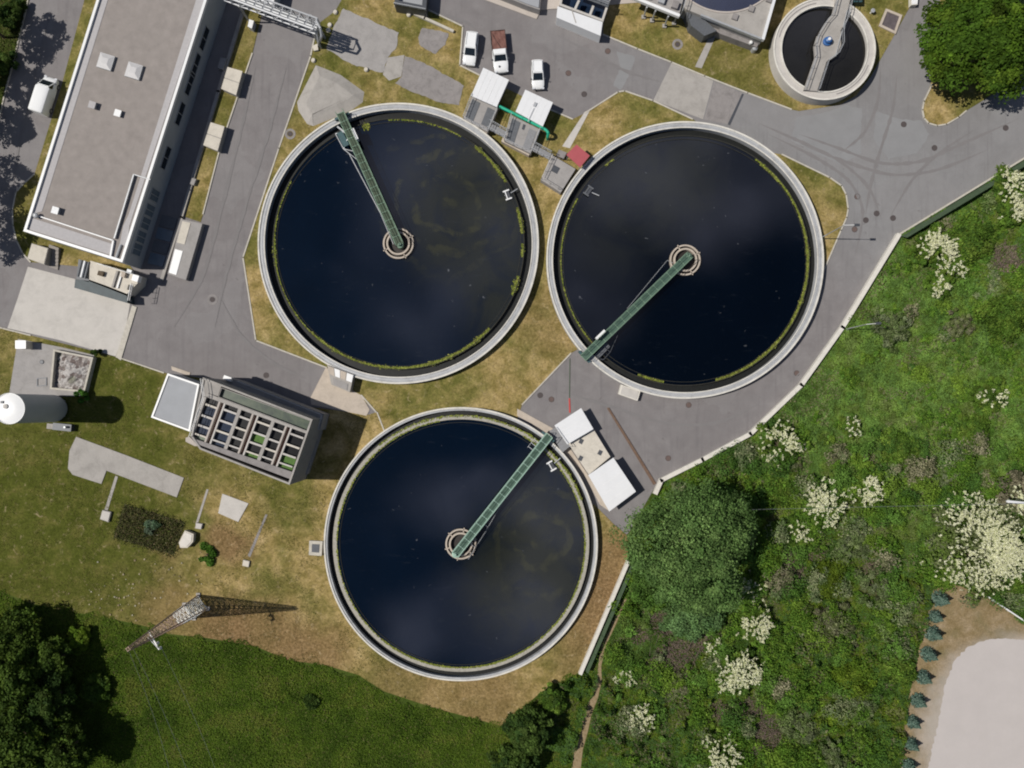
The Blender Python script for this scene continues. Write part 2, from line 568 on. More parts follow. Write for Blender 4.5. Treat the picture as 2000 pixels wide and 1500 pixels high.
def centroid(pts):
    x = sum(p[0] for p in pts) / len(pts)
    y = sum(p[1] for p in pts) / len(pts)
    return Vector((x, y, 0))


def struct(name, mb, mat, label, cat):
    return mb.build(name, mat, kind='structure', label=label, cat=cat)


def qlerp(q, u, v):
    """bilinear place inside a quad (nw, ne, se, sw)"""
    a, b, c, d = (Vector((p[0], p[1])) for p in q)
    return a.lerp(b, u).lerp(d.lerp(c, u), v)


def sub(q, u0, v0, u1, v1):
    return [qlerp(q, u0, v0), qlerp(q, u1, v0), qlerp(q, u1, v1), qlerp(q, u0, v1)]
# sky: clouds as (x, y, half width, half height, strength) in slopes from the zenith
CLOUDS = [(-.08, .25, .12, .18, .75), (.0, .12, .08, .08, .45), (.02, .33, .10, .14, .6), (.20, .30, .24, .10, .9), (.10, .22, .07, .14, .7), (.06, -.19, .08, .14, 1.), (-.01, -.12, .14, .05, .8), (-.02, -.27, .14, .06, 1.), (.29, .52, .16, .10, 1.)]
CLOUDC = (21.5, 22.5, 30, 1)
SKYS = .05
EXPO = -.21
# ================================================================== ground, roads, lawns
LZ = .06
MEADOW = [(-700, 1040), (-200, 1120), (0, 1153), (60, 1178), (140, 1195), (200, 1204), (290, 1224), (330, 1238), (400, 1245), (500, 1262), (560, 1288), (640, 1300), (700, 1318), (750, 1350),
          (850, 1383), (978, 1417), (1000, 1402), (1050, 1357), (1130, 1313), (1226, 1097), (1228, 1048), (1280, 962), (1290, 938), (1463, 850), (1562, 754), (1642, 642), (1752, 462),
          (2000, 312), (2700, -100), (2700, 2200), (-700, 2200)]
SAND = [(2700, 1240), (2000, 1250), (1960, 1247), (1925, 1250), (1890, 1263), (1866, 1288), (1848, 1330), (1838, 1380), (1828, 1430), (1812, 1500), (1790, 1600), (1760, 1760), (2700, 1760)]
SOIL = [(1822, 1152), (1860, 1140), (1925, 1160), (2000, 1212), (2700, 1330), (2700, 1800), (1720, 1800), (1742, 1600), (1752, 1500), (1768, 1400), (1783, 1320), (1798, 1250), (1812, 1190)]
TRAIL = [(1222, 1168), (1200, 1215), (1178, 1262), (1171, 1300), (1171, 1330), (1162, 1362), (1148, 1395), (1140, 1430), (1130, 1465), (1122, 1530)]


def ragged_line(px):
    out = []
    for (x0, y0), (x1, y1) in zip(px, px[1:] + px[:1]):
        L = math.hypot(x1 - x0, y1 - y0)
        k = max(1, int(L / 5)) if max(x0, x1) < 2100 else 1
        for i in range(k):
            j = random.uniform(-2.2, 2.2) if i else 0
            out.append((x0 + (x1 - x0) * i / k + j, y0 + (y1 - y0) * i / k + j * .5))
    return out


def trail_poly():
    L, R = [], []
    for i, (x, y) in enumerate(TRAIL):
        w = (3, 4, 4, 3.5, 5, 7, 8, 8, 9, 10)[i]
        L.append((x - w + random.uniform(-1, 1), y))
        R.append((x + w + random.uniform(-1, 1), y))
    return L + R[::-1]


struct('ground', MB().sheet([(-900, -900), (900, -900), (900, 900), (-900, 900)], 0), 'meadow', 'wide green meadow ground spreading under and around the works', 'ground')
ASPH = [(-700, -700), (2800, -700), (2800, -165), (2000, 310), (1750, 460), (1640, 640), (1560, 752), (1462, 847), (1288, 936), (1225, 1045), (1150, 1010), (1000, 900), (748, 850), (610, 795),
        (440, 745), (320, 728), (228, 697), (0, 640), (-700, 440)]
struct('road', MB().sheet(XY(ASPH), .012), 'asphalt', 'grey asphalt yard and roads winding between the round tanks', 'road')
LAWN_MID = [(607, 110), (545, 290), (475, 503), (500, 665), (638, 718), (690, 762), (735, 805), (752, 846), (800, 880), (1000, 850), (1018, 795), (1020, 790), (1115, 690), (1200, 640), (1560, 600), (1608, 527),
            (1642, 450), (1653, 425), (1656, 408), (1652, 380), (1643, 363), (1620, 347), (1527, 302), (1400, 280), (1355, 234), (1275, 197), (1220, 178), (1207, 180), (1145, 220), (1118, 233), (1090, 221),
            (1060, 208), (1000, 178), (936, 147), (898, 128), (904, 52), (870, 36), (833, 18), (800, -20), (745, -60), (690, -40), (655, 22), (620, 48)]
struct('lawn', MB().prism(XY(LAWN_MID), 0, LZ), 'lawn', 'dry olive and straw lawn filling the space between the three tanks', 'lawn')
LAWN_SW = [(-700, 440), (0, 640), (228, 697), (320, 728), (440, 745), (610, 795), (720, 810), (735, 805), (752, 846), (800, 880), (1000, 1062), (1160, 985), (1200, 1025), (1226, 1046), (1226, 1097), (1131, 1313),
           (1050, 1357), (1000, 1402), (978, 1417), (850, 1383), (750, 1350), (700, 1318), (640, 1300), (560, 1288), (500, 1262), (400, 1245), (330, 1238), (290, 1224), (200, 1204), (140, 1195), (60, 1178), (0, 1153), (-200, 1120), (-700, 1040)]
struct('lawn', MB().prism(XY(LAWN_SW), 0, LZ), 'lawn', 'mown green and brown lawn sloping round the silo, pylon and lowest tank', 'lawn')
LAWN_N = [(1178, 68), (1245, 96), (1311, 122), (1376, 149), (1460, 182), (1545, 214), (1560, 217), (1600, 211), (1640, 205), (1672, 187), (1700, 150), (1740, 80), (1776, 15), (1800, -60), (1180, -60)]
struct('lawn', MB().prism(XY(LAWN_N), 0, LZ), 'lawn', 'olive lawn along the north road around the small round tank', 'lawn')
ISLAND = [(1822, 120), (1818, 165), (1804, 198), (1801, 215), (1804, 231), (1813, 241), (1830, 246), (1848, 243), (1872, 229), (1886, 217), (1930, 190), (1990, 150), (2100, 60), (2100, -120), (1850, -120)]
struct('lawn', MB().prism(XY(ISLAND), 0, LZ), 'lawn', 'pointed grass island under the big round tree by the road fork', 'lawn')
STRIP_E = [(472, 25), (520, -10), (517, 5), (493, 105), (430, 290), (397, 418), (392, 434), (362, 424)]
struct('lawn', MB().prism(XY(STRIP_E), 0, LZ), 'lawn', 'narrow grass strip between the long building and its east road', 'lawn')
STRIP_W = [(176, -40), (200, -40), (205, 10), (100, 380), (240, 500), (262, 530), (60, 512), (45, 495), (33, 470), (26, 440), (25, 410), (32, 375), (48, 358), (68, 340), (120, 170)]
struct('lawn', MB().prism(XY(STRIP_W), 0, LZ), 'lawn', 'thin grass strip hugging the west and south sides of the long building', 'lawn')
VERGE = [(-700, -700), (150, -700), (62, -20), (52, 20), (32, 100), (10, 184), (-12, 275), (-40, 380), (-90, 420), (-700, 300)]
struct('verge', MB().prism(XY(VERGE), 0, LZ), 'meadow', 'weedy verge along the far west road', 'verge')
struct('soil', MB().sheet(XY(SOIL), .02), 'soil', 'bare brown sandy soil around the pale sand yard', 'soil')
struct('sand_yard', MB().sheet(XY(ragged_line(SAND)), .035), 'sand', 'smooth pale sand riding yard in the corner beyond the bushes', 'sand')
struct('path', MB().sheet(XY(trail_poly()), .024), 'trail', 'trodden narrow earth path beside the white boundary wall', 'path')

# kerbs, one continuous run each
KERBS = [
    ([(898, 128), (904, 52), (833, 18)], 'pale kerb beside the parked white estate car'),
    ([(898, 128), (936, 147)], 'short pale kerb behind the first white hut roof'),
    ([(1060, 208), (1090, 221), (1118, 233)], 'short kerb south of the second white hut roof'),
    ([(1143, 221), (1207, 180), (1220, 178), (1275, 197), (1352, 233)], 'kerb round the lawn corner north of the second tank'),
    ([(1527, 302), (1620, 347), (1643, 363), (1652, 380), (1656, 408), (1653, 425), (1642, 450), (1609, 527)], 'rounded kerb of the lawn corner east of the second tank'),
    ([(1178, 68), (1245, 96), (1311, 122), (1376, 149), (1460, 182), (1545, 214)], 'long straight kerb on the north side of the north road'),
    ([(1820, 165), (1804, 198), (1801, 215), (1804, 231), (1813, 241), (1830, 246), (1848, 243), (1872, 229), (1886, 217)], 'curved kerb of the pointed grass island'),
    ([(493, 105), (430, 290), (397, 418)], 'kerb on the west side of the straight east road'),
    ([(620, 48), (607, 110), (545, 290), (475, 503), (500, 665), (638, 718)], 'kerb between the straight east road and the first tank lawn'),
    ([(1115, 690), (1020, 790)], 'kerb between the dry lawn and the road by the lower huts'),
    ([(228, 697), (320, 728)], 'kerb on the south edge of the yard beside the filter building'),
    ([(735, 805), (706, 772)], 'short kerb beside the pinkish concrete pad'),
    ([(737, 806), (752, 845)], 'short kerb running down to the lowest tank rim'),
    ([(0, 640), (60, 655)], 'kerb below the pale concrete apron'),
    ([(60, 512), (45, 495), (33, 470), (26, 440), (25, 410), (32, 375), (48, 358), (68, 340)], 'rounded kerb of the grass strip by the west road'),
    ([(58, -10), (32, 100), (10, 184), (-12, 275)], 'weathered kerb at the far west road verge'),
]
for pts, lab in KERBS:
    m = MB()
    for a, b in zip(pts[:-1], pts[1:]):
        p, q = P(*a), P(*b)
        e = (q - p).normalized() * .06
        p.z = q.z = .06
        m.bar(p - e, q + e, .17, .13)
    m.build('kerb', 'kerb', label=lab, cat='kerb', kind='structure')


def ragged(px, amp):
    if not amp:
        return px
    out = []
    for (x0, y0), (x1, y1) in zip(px, px[1:] + px[:1]):
        L = math.hypot(x1 - x0, y1 - y0)
        k = max(1, int(L / 5))
        nx, ny = (y1 - y0) / max(L, 1e-6), -(x1 - x0) / max(L, 1e-6)
        off = 0
        for i in range(k):
            u = i / k
            off = off * .6 + random.uniform(-amp, amp) * .7
            f = off if i else 0
            out.append((x0 + (x1 - x0) * u + nx * f, y0 + (y1 - y0) * u + ny * f))
    return out


def pad(px, mat, label, h=.10, name='concrete_pad', cat='concrete pad', hp=0, rag=0):
    if not rag and (mat == 'conc_dark' or 'large grey' in label) and name == 'concrete_pad' and h >= .1 and len(px) > 4:
        rag = 1.6
    px = ragged(px, rag)
    return MB().prism(XY(px, hp), 0.001, h).build(name, mat, kind='structure', label=label, cat=cat)


pad([(55, 521), (150, 546), (255, 590), (246, 640), (226, 696), (120, 665), (15, 641), (36, 580)], 'conc_pale', 'big pale concrete apron south of the long building', .05)
pad([(259, 597), (268, 600), (237, 704), (227, 697)], 'kerb', 'pinkish white concrete strip beside the apron', .14, 'concrete_strip', 'concrete strip')
pad([(36, 662), (120, 678), (186, 694), (166, 774), (18, 774)], 'conc_grey', 'grey concrete slab north of the silo', .11)
pad([(671, 17), (779, 64), (773, 96), (758, 112), (748, 142), (697, 130), (638, 97), (650, 60)], 'conc_grey', 'large grey concrete pad beside the pipe bridge end')
pad([(758, 113), (790, 108), (784, 150), (760, 158), (748, 146)], 'conc', 'small pale concrete link between two grey pads', .104)
pad([(791, 110), (820, 120), (860, 141), (906, 168), (897, 206), (850, 198), (800, 178), (772, 163), (785, 150)], 'conc_dark', 'long stained grey pad beside the first white hut')
pad([(825, 55), (850, 60), (876, 66), (870, 88), (851, 106), (822, 91), (817, 75)], 'conc_dark', 'small five sided grey pad north of the stained pad')
pad([(1312, 122), (1393, 158), (1373, 233), (1276, 196)], 'conc', 'pale square concrete panel set in the north road', .022)
pad([(1395, 159), (1450, 182), (1427, 244), (1375, 233)], 'conc_dark', 'dark asphalt panel next to the pale panel in the road', .02, 'asphalt_panel', 'asphalt panel')
pad([(1142, 219), (1153, 214), (1113, 290), (1098, 286)], 'conc_pale', 'pale concrete footpath leading to the red roof', .09, 'footpath', 'footpath')
pad([(1388, 66), (1398, 70), (1370, 134), (1357, 131)], 'conc', 'narrow concrete footpath to the square tank block', .09, 'footpath', 'footpath')
pad([(637, 717), (690, 764), (706, 772), (722, 800), (716, 812), (608, 790), (607, 776)], 'tan', 'pinkish concrete pad in front of the filter building', .08)
pad([(150, 853), (250, 890), (360, 933), (346, 971), (209, 919), (199, 945), (143, 927), (134, 915), (137, 880)], 'conc', 'long L shaped concrete pad on the south west lawn', .16)
pad([(435, 964), (486, 983), (466, 1019), (427, 1002)], 'conc_pale', 'small pale square concrete pad on the south west lawn', .16)
pad([(1010, 798), (1082, 838), (1068, 858), (1040, 828), (1010, 812)], 'tan', 'tan concrete corner pad beside the lowest tank', .09)
pad([(1290, 140), (1270, 190), (1262, 186), (1282, 138)], 'asphalt', 'narrow patched trench across the north road', .018, 'trench_patch', 'road patch')
pad([(1312, 1), (1060, -60), (935, -60), (938, -3), (1048, 38), (1056, 20)], 'conc_warm', 'warm concrete footing strip along the north road', .13, 'concrete_strip', 'concrete strip')
pad([(1080, 842), (1108, 868), (1150, 930), (1192, 1000), (1171, 985), (1140, 925), (1100, 880)], 'tan', 'tan concrete strip between the lowest tank and the white covers', .07, 'concrete_strip', 'concrete strip')
pad([(404, 955), (408, 956), (386, 1026), (382, 1024)], 'conc', 'thin concrete gutter left of the small pale square pad', .1, 'gutter', 'gutter')
pad([(226, 929), (231, 931), (210, 1000), (204, 998)], 'conc', 'thin concrete gutter below the L shaped pad', .1, 'gutter', 'gutter')
pad([(519, 1004), (523, 1005), (489, 1088), (484, 1085)], 'conc_dark', 'thin mossy gutter right of the small pale square pad', .09, 'gutter', 'gutter')
m = MB().prism(XY([(1449, 183), (1453, 184), (1426, 245), (1421, 243)]), .0, .03)
m.build('drain_channel', 'steel_dark', label='dark slotted drain channel crossing the north road', cat='drain')
m = MB().prism(XY([(1185, 797), (1189, 796), (1281, 944), (1276, 947)]), .0, .16)
m.build('drain_kerb', 'drain_edge', label='rusty brown drain edge running from the lower huts to the boundary wall', cat='drain')
for pts, lab, mm in (([(1556, 228), (1600, 222), (1655, 205), (1684, 212), (1681, 262), (1682, 300), (1640, 322), (1590, 300), (1545, 275)], 'lighter asphalt patch in the fork below the small round tank', 'asphalt_new'),
                     ([(1712, 218), (1740, 228), (1800, 236), (1815, 262), (1790, 300), (1735, 312), (1706, 270)], 'lighter asphalt patch beside the grass island tip', 'asphalt_new'),
                     ([(1205, 100), (1240, 112), (1228, 150), (1212, 176), (1198, 168), (1210, 135)], 'lighter asphalt patch on the north road near the lawn corner', 'asphalt_new')):
    MB().sheet(XY(ragged(pts, 2)), .016).build('road_patch', mm, kind='structure', label=lab, cat='road patch')
# dark tyre arcs where lorries turn
m = MB()
def arc_mark(pts, w, zm):
    pp = []
    for i in range(len(pts) - 1):
        for k in range(10):
            pp.append(P(*pts[i]).lerp(P(*pts[i + 1]), k / 10))
    pp.append(P(*pts[-1]))
    for _ in range(14):
        pp = [pp[0]] + [(pp[i - 1] + pp[i] * 2 + pp[i + 1]) / 4 for i in range(1, len(pp) - 1)] + [pp[-1]]
    vs, fs = [], []
    for i, p in enumerate(pp):
        d = (pp[min(i + 1, len(pp) - 1)] - pp[max(i - 1, 0)]).normalized()
        n = Vector((-d.y, d.x, 0)) * (w / 2 * random.uniform(.55, 1.2) * min(1, i / 9 + .05, (len(pp) - 1 - i) / 9 + .05))
        vs += [(*(p - n).to_2d(), zm), (*(p + n).to_2d(), zm)]
    fs = [(2 * i, 2 * i + 2, 2 * i + 3, 2 * i + 1) for i in range(len(pp) - 1)]
    m.add(vs, fs)
for ka, pts in enumerate((((1560, 262), (1640, 290), (1720, 322), (1800, 318), (1880, 280), (1990, 232)), ((1570, 285), (1650, 316), (1740, 345), (1830, 335), (1930, 292)), ((1720, 130), (1716, 200), (1690, 262), (1640, 300)), ((1752, 140), (1745, 215), (1720, 290), (1700, 360), (1690, 420)),
            ((1480, 240), (1560, 275), (1640, 312), (1700, 365), (1722, 430)), ((1500, 262), (1590, 305), (1660, 350), (1690, 410), (1670, 500)), ((1900, 255), (1830, 300), (1780, 350), (1740, 420)), ((1700, 560), (1660, 600), (1610, 680), (1540, 750)),
            ((500, 130), (470, 260), (435, 400), (400, 540), (340, 640)), ((560, 130), (525, 260), (480, 400), (440, 540), (420, 640)), ((430, 580), (470, 660), (540, 715), (600, 740)), ((1090, 70), (1150, 100), (1220, 140), (1290, 160)), ((790, 12), (870, 30), (915, 44), (930, 60)),
            ((1080, 760), (1180, 790), (1300, 830), (1400, 830), (1480, 790)), ((100, 20), (70, 130), (40, 260), (20, 400)))):
    arc_mark(pts, .46, .019 + .0025 * ka)
m.build('tyre_marks', 'asphalt_mark', kind='stuff', label='faint dark tyre marks curving over the asphalt roads', cat='tyre marks')
# concrete hump
t = thing('concrete_mound', 'pale humped concrete mound beside the first tank', 'concrete mound', P(640, 190))
MD = [(617, 127), (665, 146), (712, 180), (709, 200), (690, 214), (650, 232), (612, 247), (600, 243), (583, 217), (580, 200)]
mid = MB()
outer = XY(MD)
inner = inset(outer, 1.3)
vs = [(p.x, p.y, .05) for p in ccw(outer)] + [(p.x, p.y, .55) for p in inner]
n = len(outer)
mid.add(vs, [(i, (i + 1) % n, n + (i + 1) % n, n + i) for i in range(n)] + [tuple(range(n, 2 * n))])
mid.build('slab', 'conc', t)

# the white boundary wall, with its green mesh fence stretch
def wallrun(pts, w, h, mat, label, name='boundary_wall', cat='wall'):
    m = MB()
    for a, b in zip(pts[:-1], pts[1:]):
        p, q = P(*a), P(*b)
        e = (q - p).normalized() * (w * .3)
        p.z = q.z = h / 2
        m.bar(p - e, q + e, w, h)
    return m.build(name, mat, label=label, cat=cat)


wallrun([(1751, 461), (1642, 640), (1562, 752), (1463, 847), (1370, 897), (1290, 937), (1279, 962)], .55, .7, 'wall_white', 'long white boundary wall curving between the road and the green bushes')
wallrun([(1225, 1096), (1133, 1312)], .45, .8, 'wall_white', 'straight white boundary wall beside the lowest tank and the earth path')
wallrun([(2100, 248), (2000, 309), (1752, 460)], .22, .35, 'kerb', 'low pale kerb wall under the green mesh fence', 'kerb_wall')


def fence(pts, h, label, lean=.5):
    p0 = P(*pts[0])
    t = thing('mesh_fence', label, 'fence', p0)
    pm, po = MB(), None
    for a, b in zip(pts[:-1], pts[1:]):
        p, q = P(*a), P(*b)
        L = (q - p).length
        k = max(1, round(L / 2.5))
        dd = (q - p).normalized()
        out = Vector((-dd.y, dd.x, 0)) * lean
        w = Vector((0, 0, .03))
        a0, b0, a1, b1 = p + Vector((0, 0, .1)), q + Vector((0, 0, .1)), p + out + Vector((0, 0, h)), q + out + Vector((0, 0, h))
        pm.add([a0, b0, b1, a1, a0 - w, b0 - w, b1 - w, a1 - w], [(0, 1, 2, 3), (7, 6, 5, 4), (0, 4, 5, 1), (1, 5, 6, 2), (2, 6, 7, 3), (3, 7, 4, 0)])
        for i in range(k):
            e = p.lerp(q, i / k)
            MB().tube(e, e + out + Vector((0, 0, h + .1)), .05).build('post', 'fence_green', t)
    pm.build('mesh_panel', 'fence_green', t)
    return t


fence([(2100, 252), (2000, 313), (1756, 461)], 1.5, 'green mesh fence along the east road above the bushes', .62)
fence([(1233, 1098), (1142, 1308)], 1.2, 'green mesh fence behind the straight white boundary wall', .35)


# ================================================================== clarifier tanks
def clarifier(label, cx, cy, Rpx, zr, rimw, chan, weirw, wmat, murk_label, wl, algae, weir_mat='weir_dark', spokes=4, well_mat='tan'):
    c = P(cx, cy, zr)
    R = Rpx * (HC - zr) / FPX
    x, y = c.x, c.y
    t = thing('settling_tank', label, 'tank', (x, y, 0), 'round settling tanks')
    MB().ring(x, y, R - rimw, R, 0, zr, 220).build('wall', 'rim', t)
    w = MB().ring(x, y, R - .17, R + .03, zr + .002, zr + .10, 220)
    w.build('rim_edge', 'rim_edge', t)
    if rimw > .6:
        MB().ring(x, y, R - rimw - .02, R - rimw + .10, zr + .002, zr + .07, 220).build('rim_edge', 'rim_edge', t)
        MB().ring(x, y, R - rimw * .55 - .04, R - rimw * .55 + .04, zr + .001, zr + .04, 220).build('rail_track', 'galv', t)
    Rc = R - rimw
    Rw = Rc - chan
    MB().ring(x, y, Rw - .05, Rc + .02, .08, .22, 200).build('channel', 'channel_shade', t)  # shallow floor ring, the shade of its depth is put into the colour
    MB().ring(x, y, Rw - weirw, Rw, .08, zr - .32, 220).build('weir', weir_mat, t)
    MB().ring(x, y, Rw - weirw - .42, Rw - weirw - .37, .1, wl + .08, 200).build('scum_baffle', 'weir_dark', t)
    cw = MB().ring(x, y, 1.78, 1.98, .1, zr + .1, 64)
    cw.build('centre_well', well_mat, t)
    MB().ring(x, y, 1.3, 1.52, .1, zr + .25, 64).build('inner_well', well_mat, t)
    MB().disc(x, y, 1.9, wl + .03, 48).build('well_sludge', 'sludge', t)
    for k in range(spokes):
        a = 2 * math.pi * (k + .3) / spokes
        d = Vector((math.cos(a), math.sin(a), 0))
        MB().bar(Vector((x, y, zr + .05)) + d * 1.5, Vector((x, y, zr + .05)) + d * 2.15, .13, .1).build('spoke', well_mat, t)
    # algae mats clinging along the weir
    rs, vs, fs, cs = RNG, [], [], []
    LV = []
    for a0, a1, rr, wd, dens in algae:
        arc = abs(a1 - a0) * Rw
        k = int(arc * dens * 1.15)
        for _ in range(k):
            u = rs.random()
            a = math.radians(0) + a0 + (a1 - a0) * u
            amp = .35 + .65 * abs(math.sin(a * 23) * math.sin(a * 7 + 1)) * min(1, 6 * min(u, 1 - u) + .2)
            r = Rw - weirw - rr + rs.normal() * wd * amp * .34
            LV.append((x + r * math.cos(a), y + r * math.sin(a), wl + .03 + rs.random() * .05))
    if LV:
        pos = np.array(LV)
        nn = np.tile(np.array([0, 0, 1.]), (len(pos), 1)) + rs.normal(0, .15, (len(pos), 3))
        col = palette([(.17, .20, .03), (.23, .26, .045), (.11, .145, .024), (.29, .31, .075), (.12, .11, .036)], len(pos))
        leaf_mesh('algae', pos, nn, rs.uniform(.07, .19, len(pos)), col, t, kind='stuff')
    wtr = MB().disc(x, y, Rw - weirw + .01, wl, 200).build('water', wmat, kind='structure', label=murk_label, cat='water')
    return t, Vector((x, y, 0)), R


def palette(cols, n, jit=.18):
    c = np.array(cols)[RNG.integers(0, len(cols), n)]
    return np.clip(c * (1 + RNG.normal(0, jit, (n, 1))), .002, 1)


def leaf_mesh(name, pos, nrm, size, col, parent=None, kind=None, label=None, cat=None, group=None, aspect=.62):
    """many loose leaf-shaped faces as one foliage mesh"""
    n = len(pos)
    org = np.array(ORG.get(parent.name, Vector((0, 0, 0)))) if parent else np.zeros(3)
    nrm = nrm / np.maximum(1e-6, np.linalg.norm(nrm, axis=1, keepdims=True))
    r = RNG.normal(0, 1, (n, 3))
    u = np.cross(nrm, r)
    u /= np.maximum(1e-6, np.linalg.norm(u, axis=1, keepdims=True))
    v = np.cross(nrm, u)
    s = np.asarray(size).reshape(-1, 1)
    c = pos - org
    V = np.stack([c - u * s, c - v * s * aspect - u * s * .1, c + u * s, c + v * s * aspect - u * s * .1], 1).reshape(-1, 3)
    me = bpy.data.meshes.new(name)
    me.vertices.add(4 * n)
    me.vertices.foreach_set('co', V.astype(np.float32).ravel())
    me.loops.add(4 * n)
    me.loops.foreach_set('vertex_index', np.arange(4 * n, dtype=np.int32))
    me.polygons.add(n)
    me.polygons.foreach_set('loop_start', np.arange(0, 4 * n, 4, dtype=np.int32))
    a = me.color_attributes.new('leaf_colour', 'FLOAT_COLOR', 'POINT')
    cc = np.ones((n, 4), np.float32)
    cc[:, :3] = col
    a.data.foreach_set('color', np.repeat(cc, 4, axis=0).ravel())
    me.materials.append(M['leaf'])
    me.update(calc_edges=True)
    o = bpy.data.objects.new(name, me)
    COL.objects.link(o)
    if parent:
        o.parent = parent
        ORG[o.name] = ORG.get(parent.name, Vector((0, 0, 0)))
    return tag(o, label, cat, group, kind)


D = math.radians
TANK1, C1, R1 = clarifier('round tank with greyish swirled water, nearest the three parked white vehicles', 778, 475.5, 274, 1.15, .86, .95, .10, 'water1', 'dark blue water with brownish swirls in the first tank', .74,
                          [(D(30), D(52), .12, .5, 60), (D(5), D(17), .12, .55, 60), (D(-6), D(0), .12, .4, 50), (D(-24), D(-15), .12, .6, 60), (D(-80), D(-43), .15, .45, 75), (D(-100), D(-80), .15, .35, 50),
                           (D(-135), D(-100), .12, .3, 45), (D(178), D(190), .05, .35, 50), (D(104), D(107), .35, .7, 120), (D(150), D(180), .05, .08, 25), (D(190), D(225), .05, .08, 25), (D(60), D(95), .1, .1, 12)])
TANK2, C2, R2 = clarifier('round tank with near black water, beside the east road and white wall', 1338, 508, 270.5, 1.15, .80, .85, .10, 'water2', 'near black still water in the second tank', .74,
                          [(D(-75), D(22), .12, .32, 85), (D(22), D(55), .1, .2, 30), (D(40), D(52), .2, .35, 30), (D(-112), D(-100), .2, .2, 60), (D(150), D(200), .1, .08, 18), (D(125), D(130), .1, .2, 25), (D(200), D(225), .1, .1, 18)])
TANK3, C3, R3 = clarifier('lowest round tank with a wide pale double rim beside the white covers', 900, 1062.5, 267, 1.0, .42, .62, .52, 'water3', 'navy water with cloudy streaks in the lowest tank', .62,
                          [(D(-130), D(-60), .0, .12, 60), (D(-60), D(60), .0, .12, 25), (D(100), D(170), .0, .1, 22), (D(20), D(60), -.5, .3, 45), (D(60), D(130), -.45, .25, 28), (D(170), D(230), .0, .08, 14)], weir_mat='weir', spokes=6)


